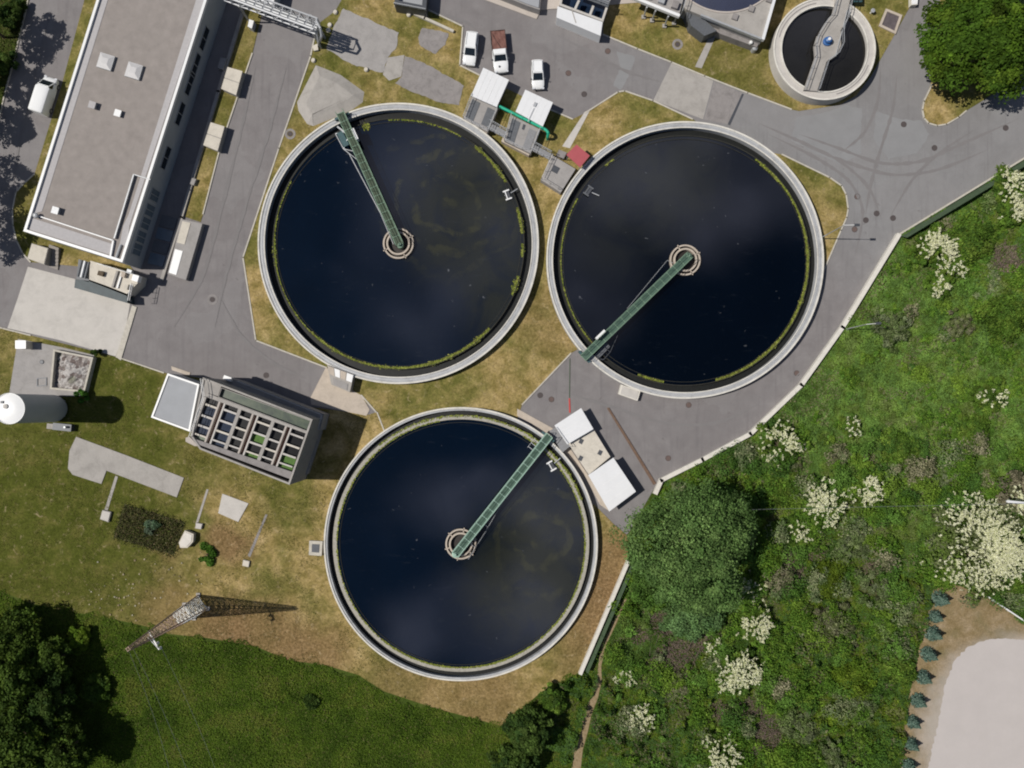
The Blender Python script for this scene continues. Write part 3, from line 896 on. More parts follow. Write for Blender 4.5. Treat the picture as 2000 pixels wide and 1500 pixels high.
def scraper_bridge(label, o_px, i_px, dmat, rmat, flip, arm=True, z=2.0, wd=.95, box=.75):
    o, i = P(*o_px, z), P(*i_px, z)
    d = (i - o).normalized()
    L = (i - o).length
    n = Vector((-d.y, d.x, 0)) * flip
    t = thing('scraper_bridge', label, 'scraper bridge', (o.x, o.y, 0), 'rotating scraper bridges')
    up = Vector((0, 0, 1))
    MB().bar(o, i, wd, .1).build('deck', dmat, t)
    k = int(L / 1.15)
    tr = MB()
    for a in range(k + 1):
        e = o + d * (L * a / k) + up * .07
        tr.bar(e - n * wd * .47, e + n * wd * .47, .09, .05)
    tr.build('deck_grid', rmat, t)
    for s in (-1, 1):
        g = MB()
        e = n * (wd * .5 * s)
        g.bar(o + e - up * .1, i + e - up * .1, .09, .42)
        g.build('girder', rmat, t)
        MB().rail([o + e + up * .1, i + e + up * .1], 1.0, 1.6, .028).build('handrail', rmat, t)
    # end carriage running on the rim
    tang = n
    MB().bar(o - tang * 1.0 - up * .55 + d * .25, o + tang * 1.0 - up * .55 + d * .25, .3, .35).build('end_carriage', 'teal', t)
    for s in (-1, 1):
        w = o + tang * s * .85 - up * .68 + d * .3
        MB().tube(w - d * .08, w + d * .08, .16, n=16).build('wheel', 'tyre', t)
    b = o + d * (L * .19) - n * (wd * .5 + .12) + up * .45
    if box:
        MB().bar(b - d * .75, b + d * .75, .36, .9).build('control_box', 'white', t)
    # centre pivot
    MB().lathe(i.x, i.y, [(.42, z - .9), (.42, z + .02), (.22, z + .06), (.16, z + .35)], 20).build('pivot', rmat, t)
    if arm == 1:   # skimmer frame hung on the lee side
        a = MB()
        q = [o + d * 1.9 + n * 1.7 - up * .6, o + d * 4.1 + n * 1.55 - up * .6, o + d * 4.9 + n * 1.15 - up * .6, o + d * 13.5 + n * .62 - up * .4]
        a.path(q, .07, 6)
        a.bar(q[0], o + d * 2.2 + n * .5 - up * .3, .09)
        a.bar(q[1], o + d * 3.2 + n * .5 - up * .3, .09)
        a.bar(q[1], o + d * 5.0 + n * .5 - up * .3, .07)
        a.bar(q[2], o + d * 6.2 + n * .5 - up * .3, .07)
        a.bar(o + d * 1.2 + n * 1.1 - up * .5, o + d * 2.4 + n * .5 - up * .3, .2, .12)
        a.build('skimmer_arm', 'galv', t)
        p = MB()
        p.bar(o + d * 2.0 + n * 1.15 - up * .35, o + d * 4.0 + n * 1.05 - up * .35, .8, .05)
        p.build('side_platform', 'teal', t)
        a = MB()
        a.path([o + d * 13.5 + n * .62 - up * .4, i + n * .75 - d * .5 - up * .4], .05, 6)
        a.build('skimmer_pipe', 'galv', t)
    elif arm == 2:
        a = MB()
        q = [o + d * 1.0 + n * 1.2 - up * .9, o + d * 1.8 + n * 2.0 - up * .9, o + d * 3.1 + n * 1.9 - up * .9, o + d * 5.6 + n * .9 - up * .9]
        a.path(q, .05, 6)
        a.bar(q[1], o + d * 1.2 + n * .5 - up * .6, .06)
        a.bar(q[2], o + d * 3.0 + n * .5 - up * .6, .06)
        a.build('skimmer_arm', 'steel_dark', t)
        MB().bar(o + d * 1.2 + n * 1.15 - up * .95, o + d * 3.6 + n * 1.0 - up * .95, .75, .05).build('scum_box', 'grate', t)
        a = MB()
        a.path([o + d * 8.5 - n * .62 - up * .5, i - n * 1.5 - d * 2.2 - up * .5, i - n * .7 - d * 1.9 - up * .5], .03, 6)
        a.build('skimmer_pipe', 'galv', t)
    elif arm == 3:
        a = MB()
        q = [o + d * 10.2 + n * .62 - up * .5, i - d * 4.4 + n * 1.3 - up * .8, i - d * .4 + n * 1.75 - up * .8]
        a.path(q, .03, 6)
        for f, w in ((.0, .7), (.45, 1.0), (.8, 1.3)):
            e = q[0].lerp(q[2], f)
            a.bar(e, e - n * w, .05)
        a.build('skimmer_arm', 'galv', t)
        a = MB()
        for f in (1.6, 2.2, 2.8):
            a.bar(o + d * f - n * .5 - up * .4, o + d * f - n * 1.2 - up * .6, .05)
        a.bar(o + d * 1.4 - n * 1.2 - up * .6, o + d * 3.0 - n * 1.2 - up * .6, .05)
        a.build('skimmer_arm', 'galv', t)
    return t


scraper_bridge('olive green scraper bridge with a long side frame in the swirled water tank', (665, 221), (781, 478), 'green_deck2', 'green_rail2', 1 if False else -1, 1)
scraper_bridge('green scraper bridge over the near black tank, pointing down to the left', (1139, 699), (1345, 500), 'green_deck', 'green_rail2', -1, 2)
scraper_bridge('pale green scraper bridge with bright rails in the lowest tank', (1073, 850), (889, 1083), 'green_deck', 'green_rail', 1, 3, box=0)


def scum_hopper(label, x, y, rot, mat='white'):
    c = P(x, y, .9)
    t = thing('scum_hopper', label, 'scum hopper', (c.x, c.y, 0), 'scum hoppers in the tanks')
    cs, sn = math.cos(rot), math.sin(rot)
    f = lambda a, b, z: Vector((c.x + cs * a - sn * b, c.y + sn * a + cs * b, z))
    MB().box(c.x, c.y, .5, .95, .6, .9, rot).build('trough', 'steel_dark', t)
    a = MB()
    a.bar(f(-.42, -.55, 1.0), f(.42, -.55, 1.0), .18, .12).bar(f(-.42, .55, 1.0), f(.42, .55, 1.0), .18, .12)
    a.bar(f(-.15, -.48, 1.02), f(-.15, .48, 1.02), .12, .1)
    a.build('lip', mat, t)
    MB().tube(f(.5, .1, .9), f(1.5, .3, .95), .07).build('outlet_pipe', 'galv', t)
    return t


scum_hopper('white framed scum hopper on the right of the swirled water tank', 991, 381, D(20))
scum_hopper('dull grey scum hopper near the top left of the near black tank', 1149, 373, D(-35), 'grate')
scum_hopper('white framed scum hopper beside the bright railed bridge', 1077, 910, D(30))

# small raised round tank with the pale walkway
zt = 1.9
c = P(1610, 96, zt)
T4 = thing('thickener_tank', 'small pale walled round tank crossed by a concrete walkway', 'tank', (c.x, c.y, 0))
x, y = c.x, c.y
Rr = 99.5 * (HC - zt) / FPX
MB().ring(x, y, Rr - 1.05, Rr, 0, zt, 128).build('wall', 'conc_pale', T4)
MB().ring(x, y, Rr - .16, Rr + .03, zt + .002, zt + .12, 128).build('rim_edge', 'rim_edge', T4)
MB().ring(x, y, Rr - 1.07, Rr - .90, zt + .002, zt + .14, 128).build('rim_edge', 'rim_edge', T4)
MB().ring(x, y, Rr - .62, Rr - .5, zt + .001, zt + .02, 100, D(100), D(165)).build('gutter', 'conc_dark', T4)
MB().ring(x, y, Rr - .62, Rr - .5, zt + .001, zt + .02, 100, D(-75), D(-20)).build('gutter', 'conc_dark', T4)
struct('water', MB().disc(x, y, Rr - 1.04, 1.45, 100), 'water_brown', 'brownish black water in the small walled tank', 'water')
zb = 2.25
t = thing('walkway_bridge', 'concrete walkway with an octagonal middle and blue motor over the small tank', 'walkway', P(1615, 90, zb) * 1)
ORG[t.name] = Vector(t.location)
WB = [(1640, -30), (1667, -30), (1652, 38), (1642, 60), (1643, 88), (1634, 108), (1614, 122), (1596, 178), (1570, 176), (1592, 112), (1590, 90), (1596, 70), (1612, 44), (1625, 30)]
MB().prism(XY(WB, zb), zb - .35, zb).build('deck', 'conc', t)
for pts in ([(1596, 178), (1614, 122), (1634, 108), (1643, 88), (1642, 60), (1652, 38), (1667, -30)], [(1570, 176), (1592, 112), (1590, 90), (1596, 70), (1612, 44), (1625, 30), (1640, -30)]):
    MB().rail([P(*p, zb) for p in pts], 1.0, 1.4, .03).build('handrail', 'galv', t)
c = P(1615, 82, zb)
MB().lathe(c.x, c.y, [(.55, zb), (.55, zb + .25), (.4, zb + .3), (.38, zb + .75), (.2, zb + .85)], 20).build('motor', 'blue', t, smooth=False)
MB().lathe(c.x, c.y, [(.2, zb + .85), (.18, zb + .95)], 12).build('motor_cap', 'white', t)
a = MB()
a.tube(P(1655, 20, zb + .15), P(1632, 110, zb + .1), .06).tube(P(1659, 20, zb + .15), P(1648, 60, zb + .1), .06)
a.build('conduit', 'galv', t)

# ================================================================== the long building
hA = 4.8
def edgeA(side, y):
    return (190 - .3164 * y, y) if side == 'w' else (405 - .3216 * y, y)
roofA = [edgeA('w', -150), edgeA('e', -150), (240, 513), (47, 452)]
RA = XY(roofA, hA)
A = thing('long_building', 'long flat roofed building with a grey gravel roof and white parapet', 'building', (*centroid(RA).to_2d(), 0))
MB().prism(RA, 0, hA - .3).build('wall', 'facade', A)
roof = MB().prism(inset(RA, .2), hA - .299, hA - .15).build('roof', 'roof_gravel', A)
MB().frame(RA, .32, hA - .298, hA + .16).build('parapet', 'white', A)
def stripA(pts, z, mat='paver', nm='paver_strip'):
    return MB().prism(XY(pts, hA), hA - .148, z).build(nm, mat, roof)
stripA([(243 - 1, -150), (256, -150), (81, 412), (62, 418)], hA - .11)
stripA([(429, -150), (447, -150), (252, 440), (247, 482), (233, 477), (240, 440), (250, 420)], hA - .11)
stripA([(61, 425), (224, 478), (219, 499), (54, 447)], hA - .105)
gl = MB()
gl.bar(P(66, 419, hA), P(222, 470, hA), .14, .3).bar(P(222, 470, hA), P(216, 503, hA), .2, .3)
gl.build('roof_duct', 'white', roof)
gl = MB()
gl.bar(P(262, 341, hA + .1), P(224, 466, hA + .1), .16, .3).bar(P(262, 341, hA + .1), P(294, 351, hA + .1), .12, .2)
gl.build('roof_duct', 'galv', roof)
gl = MB()
gl.tube(P(236, 478, hA), P(226, 506, hA), .16).tube(P(226, 506, hA), P(228, 509, 2.5), .14)
gl.build('downpipe', 'galv', roof)
# windows of the east wall, as openings with frames and panes
wp, wq = Vector(RA[1]), Vector(RA[2])
dA = (wq - wp).normalized()
nA = Vector((-dA.y, dA.x))
if nA.x < 0:
    nA = -nA
def east_window(py, z, w, h, pane='glass', name='window'):
    e = Vector(P(*edgeA('e', py), hA).to_2d())
    a, b = e - dA * w / 2, e + dA * w / 2
    f = MB()
    f.bar((a.x + nA.x * .03, a.y + nA.y * .03, z - h / 2), (b.x + nA.x * .03, b.y + nA.y * .03, z - h / 2), .12, .08)
    f.bar((a.x + nA.x * .03, a.y + nA.y * .03, z + h / 2), (b.x + nA.x * .03, b.y + nA.y * .03, z + h / 2), .12, .08)
    for p in (a, b, (a + b) / 2):
        f.bar((p.x + nA.x * .03, p.y + nA.y * .03, z - h / 2 + .05), (p.x + nA.x * .03, p.y + nA.y * .03, z + h / 2 - .05), .08, .1)
    fr = f.build(name, 'galv', A)
    g = MB()
    g.bar((a.x + nA.x * .005, a.y + nA.y * .005, z), (b.x + nA.x * .005, b.y + nA.y * .005, z), .05, h)
    g.build('pane', pane, fr)
for py in (60, 113, 150, 210, 298):
    east_window(py, 2.7, 2.9, 1.3)
for py in (372, 402, 428, 455, 480):
    east_window(py, 2.5, 1.5, 2.2, 'pane', 'glazed_panel')
# roof furniture
def skylight(label, x, y, s):
    c = P(x, y, hA + .2)
    t = thing('skylight', label, 'skylight', (c.x, c.y, hA - .15), 'skylights on the long roof')
    r = D(-17)
    MB().box(c.x, c.y, hA - .15, hA + .2, s, s, r).build('kerb_frame', 'galv', t)
    m = MB()
    cs, sn = math.cos(r), math.sin(r)
    base = [(c.x + cs * a * s * .48 - sn * b * s * .48, c.y + sn * a * s * .48 + cs * b * s * .48, hA + .2) for a, b in ((-1, -1), (1, -1), (1, 1), (-1, 1))]
    top = [(c.x + cs * a * s * .2 - sn * b * s * .2, c.y + sn * a * s * .2 + cs * b * s * .2, hA + .42) for a, b in ((-1, -1), (1, -1), (1, 1), (-1, 1))]
    m.add(base + top, [(0, 1, 5, 4), (1, 2, 6, 5), (2, 3, 7, 6), (3, 0, 4, 7), (4, 5, 6, 7)])
    m.build('dome', 'skylight', t)
skylight('large pyramid skylight nearer the west parapet', 206, 120, 1.85)
skylight('large pyramid skylight nearer the middle of the roof', 261, 138, 1.85)
def vent(label, x, y, s, h, mat):
    c = P(x, y, hA + h)
    t = thing('roof_vent', label, 'roof vent', (c.x, c.y, hA - .15), 'small vents on the long roof')
    MB().box(c.x, c.y, hA - .15, hA + h, s * .8, s * .8, D(-17)).build('shaft', 'galv', t)
    MB().box(c.x, c.y, hA + h + .001, hA + h + .08, s, s, D(-17)).build('cap', mat, t)
vent('small grey roof vent below the skylights', 180, 205, .85, .35, 'paver')
vent('small bright white roof vent nearer the roof centre', 230, 221, .82, .2, 'white')
vent('small pale roof vent near the south west roof corner', 108, 411, .85, .4, 'galv')
c = P(70, 421, hA + .3)
MB().lathe(c.x, c.y, [(.2, hA - .15), (.2, hA + .3), (.34, hA + .32), (.3, hA + .5), (.1, hA + .6)], 16).build('chimney_cowl', 'galv', label='small steel chimney cowl at the south west roof corner', cat='chimney')

# retaining edge and light well on the east side
wallrun([(474, 30), (428, 180), (356, 425), (318, 546)], .42, .35, 'conc', 'low concrete retaining edge along the shaded path east of the long building', 'retaining_edge')
LW = [(318, 418), (348, 426), (318, 523), (288, 516)]
t = thing('cellar_cover', 'blue grey grating panels over the cellar beside the long building', 'grating', P(318, 470))
for k in range(4):
    MB().prism([Vector(p) for p in sub(XY(LW), .0, k / 4 + .015, 1, (k + 1) / 4 - .015)], .02, .14).build('panel', 'pane' if k % 2 else 'grate', t)
def lid_box(label, px, h, lids, base='conc', lidmat='conc_cream', name='meter_box', group='concrete boxes east of the long building', cat='utility box'):
    q = XY(px, h)
    t = thing(name, label, cat, (*centroid(q).to_2d(), 0), group)
    MB().prism(q, 0, h).build('case', base, t)
    for (u0, v0, u1, v1, mm) in lids:
        MB().prism(sub(q, u0, v0, u1, v1), h + .001, h + .06).build('lid', mm or lidmat, t)
    return t
lid_box('two lidded cream box nearest the pipe bridge', [(445, 132), (473, 140), (461, 185), (433, 173)], 1.2, [(-.02, -.02, 1.02, .48, None), (-.02, .52, 1.02, 1.02, None)])
lid_box('two lidded cream box halfway along the grass strip', [(412, 240), (438, 248), (425, 294), (398, 283)], 1.2, [(-.02, -.02, 1.02, .48, None), (-.02, .52, 1.02, 1.02, None)])
lid_box('long grey box with one cream and one white lid at the strip end', [(355, 428), (395, 437), (363, 547), (327, 535)], .9, [(.06, .03, .46, .42, 'conc_cream'), (.06, .54, .46, .97, 'white')], 'conc_grey')
lid_box('pale grey block in the shade by the retaining edge', [(431, 112), (444, 115), (436, 137), (425, 133)], .5, [(.0, .0, 1., 1., 'conc_grey')])
lid_box('small stone block at the grass strip end', [(374, 347), (384, 350), (379, 362), (369, 359)], .5, [(.05, .05, .95, .95, 'conc_grey')])
lid_box('whitish block standing under the pipe bridge', [(487, 38), (496, 41), (492, 56), (484, 52)], 1.1, [(.0, .0, 1., 1., 'white')], 'galv')
lid_box('cream concrete box by the steps south west of the long building', [(62, 475), (95, 485), (87, 517), (53, 505)], 1.3, [(.03, .03, .97, .97, 'conc_cream')], group=None)
t = thing('stair', 'short grey stone steps beside the cream box', 'steps', P(107, 505))
st = [(101, 479), (120, 486), (114, 528), (97, 522)]
for k in range(6):
    MB().prism(sub(XY(st), 0, k / 6, 1, (k + 1) / 6 - .01), 0, .62 - k * .09).build('step', 'steps', t)

# machinery deck south of the long building
hM = 2.3
DK = XY([(176, 509), (228, 524), (272, 538), (268, 554), (248, 574), (210, 559), (174, 546)], hM)
t = thing('loading_deck', 'cream machinery deck with a dark trough at the south end of the long building', 'machinery deck', (*centroid(DK).to_2d(), 0))
MB().prism(DK, 0, hM).build('deck', 'conc_cream', t)
MB().prism(XY([(150, 505), (176, 512), (170, 550), (146, 543)], hM), 0, hM - .4).build('bay', 'steel_dark', t)
for k, (x, y) in enumerate(((156, 520), (163, 522), (170, 524))):
    MB().tube(P(x + 4, y - 12, hM), P(x - 4, y + 20, hM), .22 if k == 1 else .16, n=10).build('pipe', 'galv' if k == 1 else 'grate', t)
MB().prism(XY([(147, 545), (174, 549), (210, 563), (248, 578), (249, 592), (200, 578), (145, 562)], 1.9), 0, 1.9).build('trough', 'tarp', t)
MB().rail([P(262, 556, hM), P(256, 588, hM)], .9, .8, .03).build('handrail', 'white', t)
MB().rail([P(272, 540, hM), P(228, 526, hM), P(196, 517, hM)], .9, 1.2, .025).build('handrail', 'galv', t)
for (x, y, w, d, h, mm, nm) in ((264, 543, .8, .8, .9, 'white', 'cabinet'), (240, 536, .5, .7, .5, 'tan', 'cabinet'), (246, 560, .45, .6, .6, 'conc_cream', 'pump'), (224, 545, .25, 2.2, .25, 'conc', 'beam'), (233, 548, .2, 2.0, .2, 'galv', 'beam'), (196, 534, .7, .6, .4, 'bark', 'pump'),
                            (252, 530, .6, .5, .5, 'galv', 'pump')):
    c = P(x, y, hM + h)
    MB().box(c.x, c.y, hM + .001, hM + h, w, d, D(-17)).build(nm, mm, t)

# ================================================================== silo corner
c = P(108, 798, 0)
c = P(112, 798, 0)
t = thing('silo', 'tall white cylindrical silo with a pale domed top', 'silo', (c.x, c.y, 0))
rs = 1.76
MB().lathe(c.x, c.y, [(rs * .86, .35), (rs, 1.0), (rs, 9.75)], 64).build('barrel', 'barrel', t, smooth=True)
MB().lathe(c.x, c.y, [(rs + .04, 9.751), (rs + .04, 9.86), (rs * .6, 10.05), (rs * .2, 10.12)], 64).build('dome', 'white', t, smooth=True)
for k in range(4):
    a = D(45 + 90 * k)
    MB().tube((c.x + math.cos(a) * rs * .8, c.y + math.sin(a) * rs * .8, 0), (c.x + math.cos(a) * rs * .8, c.y + math.sin(a) * rs * .8, .6), .1).build('leg', 'galv', t)
MB().ring(c.x, c.y, rs + .03, rs + .07, 9.9, 9.97, 64).build('guard_rail', 'galv', t)
MB().lathe(c.x - .3, c.y + .25, [(.28, 10.0), (.28, 10.25), (.1, 10.3)], 16).build('hatch', 'conc_pale', t)
MB().box(c.x - .75, c.y + .75, 9.9, 10.2, .3, .3).build('vent', 'steel_dark', t)
c2 = P(128, 834, 0)
t = thing('blower_unit', 'dark low blower machine beside the silo foot', 'machine', (c2.x, c2.y, 0))
MB().box(c2.x, c2.y, 0.06, .85, 2.4, .9, D(-6)).build('casing', 'steel_dark', t)
MB().box(c2.x - 1.7, c2.y + .1, .06, .6, .8, .7, D(-6)).build('base', 'conc', t)
MB().tube((c2.x + .6, c2.y, .7), (c2.x + .6, c2.y, 1.35), .14).build('exhaust', 'galv', t)
c2 = P(40, 673, 1.7)
t = thing('control_cabinet', 'bright white cabinet at the corner of the grey slab', 'cabinet', (c2.x, c2.y, 0))
MB().box(c2.x, c2.y, .1, 1.62, 1.25, .95, 0).build('case', 'conc_cream', t)
MB().box(c2.x, c2.y, 1.621, 1.7, 1.35, 1.05, 0).build('roof', 'white', t)
BS = XY([(104, 682), (182, 698), (165, 766), (97, 760)], 1.0)
t = thing('rubble_basin', 'open concrete basin holding a heap of grey rubble', 'basin', (*centroid(BS).to_2d(), 0))
MB().frame(BS, .24, .1, 1.0).build('wall', 'kerb', t)
hp = MB()
inn = inset(BS, .24)
G = 14
q = [inn[3], inn[2], inn[1], inn[0]]
vs, fs = [], []
for j in range(G + 1):
    for i in range(G + 1):
        p = qlerp(inn, i / G, j / G)
        e = math.sin(math.pi * i / G) * math.sin(math.pi * j / G)
        vs.append((p.x, p.y, .3 + .55 * e + random.uniform(-.12, .12)))
for j in range(G):
    for i in range(G):
        a = j * (G + 1) + i
        fs.append((a, a + 1, a + G + 2, a + G + 1))
hp.add(vs, fs)
hp.build('rubble', 'rubble', t)
a = MB()
c2 = P(82, 746, .2)
a.frame([(c2.x - .7, c2.y - .6), (c2.x + .6, c2.y - .5), (c2.x + .6, c2.y + .6), (c2.x - .7, c2.y + .5)], .12, .11, .2)
a.build('floor_hatch', 'steel_dark', label='square dark hatch frame on the grey slab by the silo', cat='hatch')
a = MB()
c2 = P(82, 707, .1)
a.lathe(c2.x, c2.y, [(.28, .112), (.28, .16), (.2, .18)], 16)
a.build('round_cover', 'steel_dark', label='small round dark lid on the grey slab', cat='lid')

# ================================================================== filter building
hF = 7.6
def Z7(x, y):
    return (250 + x / 4, 680 + y / 4)
FB = XY([Z7(*p) for p in ((585, 228), (1442, 556), (1262, 1068), (560, 790), (490, 690))], hF)
F = thing('filter_building', 'tall concrete filter block with four rows of open cells', 'building', (*centroid(FB).to_2d(), 0))
MB().prism(FB, 0, hF - 1.2).build('wall', 'conc_grey', F)
CELLS = XY([Z7(*p) for p in ((612, 382), (1392, 668), (1278, 965), (498, 700))], hF)
NCH = XY([Z7(*p) for p in ((728, 308), (1432, 568), (1398, 650), (703, 382))], hF)
SCH = XY([Z7(*p) for p in ((590, 770), (1260, 1025), (1250, 1052), (572, 796))], hF)
# top frame: walls between the openings
top = MB()
top.frame(FB, .22, hF - 1.199, hF)
top.build('parapet', 'conc', F)
zf = hF - 1.19
wtop = MB()
wtop.prism(XY([Z7(*p) for p in ((600, 245), (726, 296), (700, 376), (622, 350), (612, 378), (545, 560), (505, 690), (493, 690), (560, 430))], hF), zf, hF - .12)
wtop.build('walkway', 'conc', F)
MB().frame([Vector(p) for p in NCH], .06, zf, hF - .05).build('channel_wall', 'conc', F)
MB().sheet(inset(NCH, .05), hF - .5).build('channel_water', 'water_algae', F)
MB().sheet(SCH, hF - 1.1).build('channel_water', 'cell_black', F)
MB().prism(XY([Z7(*p) for p in ((498, 702), (1278, 967), (1262, 1022), (588, 768), (540, 750))], hF), zf, hF - .1).build('walkway', 'conc_dark', F)
MB().prism(XY([Z7(*p) for p in ((703, 384), (1398, 652), (1392, 668), (612, 382), (622, 352))], hF), zf, hF - .06).build('walkway', 'conc', F)
ncol = 6
edges = []
for k in range(ncol):
    w = 1 / ncol
    edges.append((k * w, (k + 1) * w))
kinds = {0: 'ndnp', 1: 'nnnn', 2: 'kkkk', 3: 'kgkg', 4: 'kkkk', 5: 'kkgg'}
cmat = {'n': 'cell_navy', 'k': 'cell_black', 'g': 'cell_green', 'p': 'cell_pale', 'd': 'cell_navy'}
kinds = {0: 'nnnp', 1: 'nnnn', 2: 'kkkk', 3: 'kgkg', 4: 'kkkk', 5: 'kkgg'}
for k, (u0, u1) in enumerate(edges):
    a, b = u0 + .012, u1 - .012
    if k % 2 == 0:      # brown launder on the right of even columns
        b = u1 - .045
        MB().prism(sub(CELLS, u1 - .045, .0, u1 - .028, 1.0), zf, hF - .08).build('divider', 'conc_warm', F)
        MB().prism(sub(CELLS, u1 - .0279, .0, u1 + .006, 1.0), zf, hF - .75).build('launder', 'bed_brown', F)
        MB().prism(sub(CELLS, u1 + .0061, .0, u1 + .022, 1.0), zf, hF - .08).build('divider', 'conc_pale', F)
    elif k < ncol - 1:
        MB().prism(sub(CELLS, u1 - .016, .0, u1 + .016, 1.0), zf, hF - .07).build('divider', 'conc', F)
    if k % 2 == 1:
        a = u0 + .022
    rows = ['t'] + list(kinds[k])
    bounds = [(.03, .13), (.20, .40), (.47, .64), (.71, .86), (.92, .99)] if k % 2 == 0 else [(.0, .10), (.17, .37), (.44, .62), (.69, .86), (.92, .99)]
    for r, (v0, v1) in enumerate(bounds):
        ch = 'k' if r == 0 else (kinds[k][r - 1])
        MB().sheet(sub(CELLS, a, v0 - .04, b, v1 + .04), hF - .62 + .004 * r).build('cell_water', cmat[ch], F)
    for r in range(4):
        v0 = bounds[r][1]
        v1 = bounds[r + 1][0]
        MB().prism(sub(CELLS, a, v0 + .012, b, v1 - .012), hF - .42, hF - .12).build('cross_beam', 'conc_pale' if (k + r) % 3 else 'conc_cream', F)
# lower ledge to the north and east
hL = 3.2
MB().prism(XY([Z7(*p) for p in ((742, 222), (800, 236), (860, 252), (1530, 515), (1500, 640), (1440, 625), (1462, 560), (800, 300))], hL), 0, hL).build('ledge', 'conc_grey', F)
MB().rail([P(*Z7(870, 258), hL), P(*Z7(1525, 520), hL), P(*Z7(1498, 636), hL)], 1., 1.5, .03).build('handrail', 'galv', F)
MB().prism(XY([Z7(*p) for p in ((1440, 650), (1505, 655), (1400, 985), (1300, 1000), (1345, 900))], 1.2), 0, 1.2).build('plinth', 'conc_grey', F)
c2 = P(*Z7(775, 235), hL + .8)
MB().box(c2.x, c2.y, hL + .001, hL + .8, 1.0, .5, D(-20)).build('cabinet', 'white', F)
MB().rail([P(*Z7(500, 690), hF), P(*Z7(610, 380), hF), P(*Z7(590, 240), hF)], 1.0, 1.5, .025).build('handrail', 'galv', F)
MB().prism(XY([Z7(*p) for p in ((450, 700), (478, 690), (530, 745), (545, 765), (520, 765), (450, 730))], 5.5), 0, 5.5).build('buttress', 'conc_warm', F)
PB = XY([Z7(*p) for p in ((308, 196), (556, 282), (482, 652), (178, 540))], 4.2)
t = thing('flat_annex', 'low annex with a plain grey membrane roof edged in white', 'annex', (*centroid(PB).to_2d(), 0))
MB().prism(PB, 0, 3.9).build('wall', 'facade', t)
MB().prism(inset(PB, .2), 3.901, 4.05).build('roof', 'flatroof', t)
MB().frame(PB, .22, 3.902, 4.18).build('parapet', 'white', t)
pad([Z7(340, 140), Z7(490, 192), Z7(480, 215), Z7(345, 172)], 'tan', 'small tan doorstep pad north of the flat annex', .1)

# ================================================================== chambers and boxes at the tanks
lid_box('concrete pump box with white and orange lids under the first tank', [(639, 713), (691, 732), (683, 766), (647, 751)], 1.5,
        [(.03, .03, .25, .45, 'tan'), (.27, .03, .48, .45, 'white'), (.50, .03, .72, .45, 'tan'), (.75, .03, .99, .45, 'white'), (.15, .6, .85, .95, 'conc_grey')], 'conc', name='pump_box', group=None, cat='pump box')
lid_box('low white box against the foot of the near black tank', [(1213, 751), (1251, 764), (1245, 783), (1208, 770)], .8, [(.08, .1, .92, .9, 'conc_pale')], 'wall_white', name='valve_box', group=None, cat='valve box')
lid_box('small square pale frame with a dark hatch left of the lowest tank', [(604, 1056), (630, 1057), (628, 1086), (603, 1084)], .5, [(.22, .22, .78, .78, 'steel_dark')], 'kerb', name='valve_box', group=None, cat='valve box')
lid_box('small concrete block at the lower end of the gutter under the L shaped pad', [(200, 996), (217, 1000), (212, 1020), (195, 1014)], .4, [(.06, .06, .94, .94, 'conc_pale')], 'conc', name='sump_box', group='sump blocks on the lawn', cat='sump box')
lid_box('tiny white block right of the bushy pit', [(383, 1021), (396, 1023), (393, 1034), (381, 1032)], .4, [(.06, .06, .94, .94, 'conc_pale')], 'conc', name='sump_box', group='sump blocks on the lawn', cat='sump box')
lid_box('tiny stone block at the lower end of the mossy gutter', [(475, 1093), (488, 1096), (486, 1108), (473, 1105)], .3, [(.06, .06, .94, .94, 'conc_cream')], 'conc', name='sump_box', group='sump blocks on the lawn', cat='sump box')
c2 = P(364, 1054, .9)
t = thing('concrete_tub', 'bright cream upright concrete tub beside the bushy pit', 'tub', (c2.x, c2.y, 0))
MB().prism(XY([(361, 1036), (378, 1043), (377, 1058), (366, 1070), (352, 1070), (349, 1060)], .9), 0, .9).build('body', 'conc_cream', t)
MB().prism(XY([(362, 1039), (375, 1045), (374, 1057), (365, 1067), (353, 1067), (352, 1060)], .9), .901, .96).build('lid', 'wall_white', t)


def cover(label, px, h, group, mat='sheet', logo=False, mast=False):
    q = XY(px, h)
    t = thing('valve_house', label, 'valve house', (*centroid(q).to_2d(), 0), group)
    MB().prism(inset(q, .25), 0, h - .12).build('wall', 'facade', t)
    r = MB().prism(q, h - .119, h).build('roof', mat, t)
    w = MB()
    a = ccw(q)
    for k in range(1, 5):
        u = k / 5
        w.bar((*a[0].lerp(a[1], u), h + .012), (*a[3].lerp(a[2], u), h + .012), .03, .022)
    w.build('seam', 'white', r)
    return t


cover('white roofed valve house right behind the brown tarped pickup', [(944, 132), (994, 156), (970, 209), (920, 187)], 2.2, 'white roofed valve houses')
cover('white roofed valve house above the green pipe bend, with a dark roof mark', [(1026, 175), (1080, 200), (1060, 247), (1007, 218)], 2.2, 'white roofed valve houses')
c2 = P(1045, 204, 2.3)
m = MB().box(c2.x, c2.y, 2.2, 2.34, .35, .55, D(-25)).box(c2.x - .5, c2.y - 1.3, 2.2, 2.26, .12, 1.9, D(-25))
m.build('roof_bracket', 'galv', label='small grey bracket lying on the white roof above the green pipe', cat='bracket')
cover('small white roofed valve house touching the bright railed bridge end', [(1135, 797), (1159, 838), (1108, 868), (1083, 831)], 2.0, 'white roofed valve houses')
cover('larger white roofed valve house at the dark boundary tree', [(1198, 894), (1242, 960), (1190, 999), (1149, 928)], 2.2, 'white roofed valve houses')
q = XY([(1110, 866), (1159, 838), (1192, 892), (1150, 927)], 1.1)
t = thing('chamber_slab', 'cream concrete chamber with three dark hatches between two white roofs', 'chamber', (*centroid(q).to_2d(), 0))
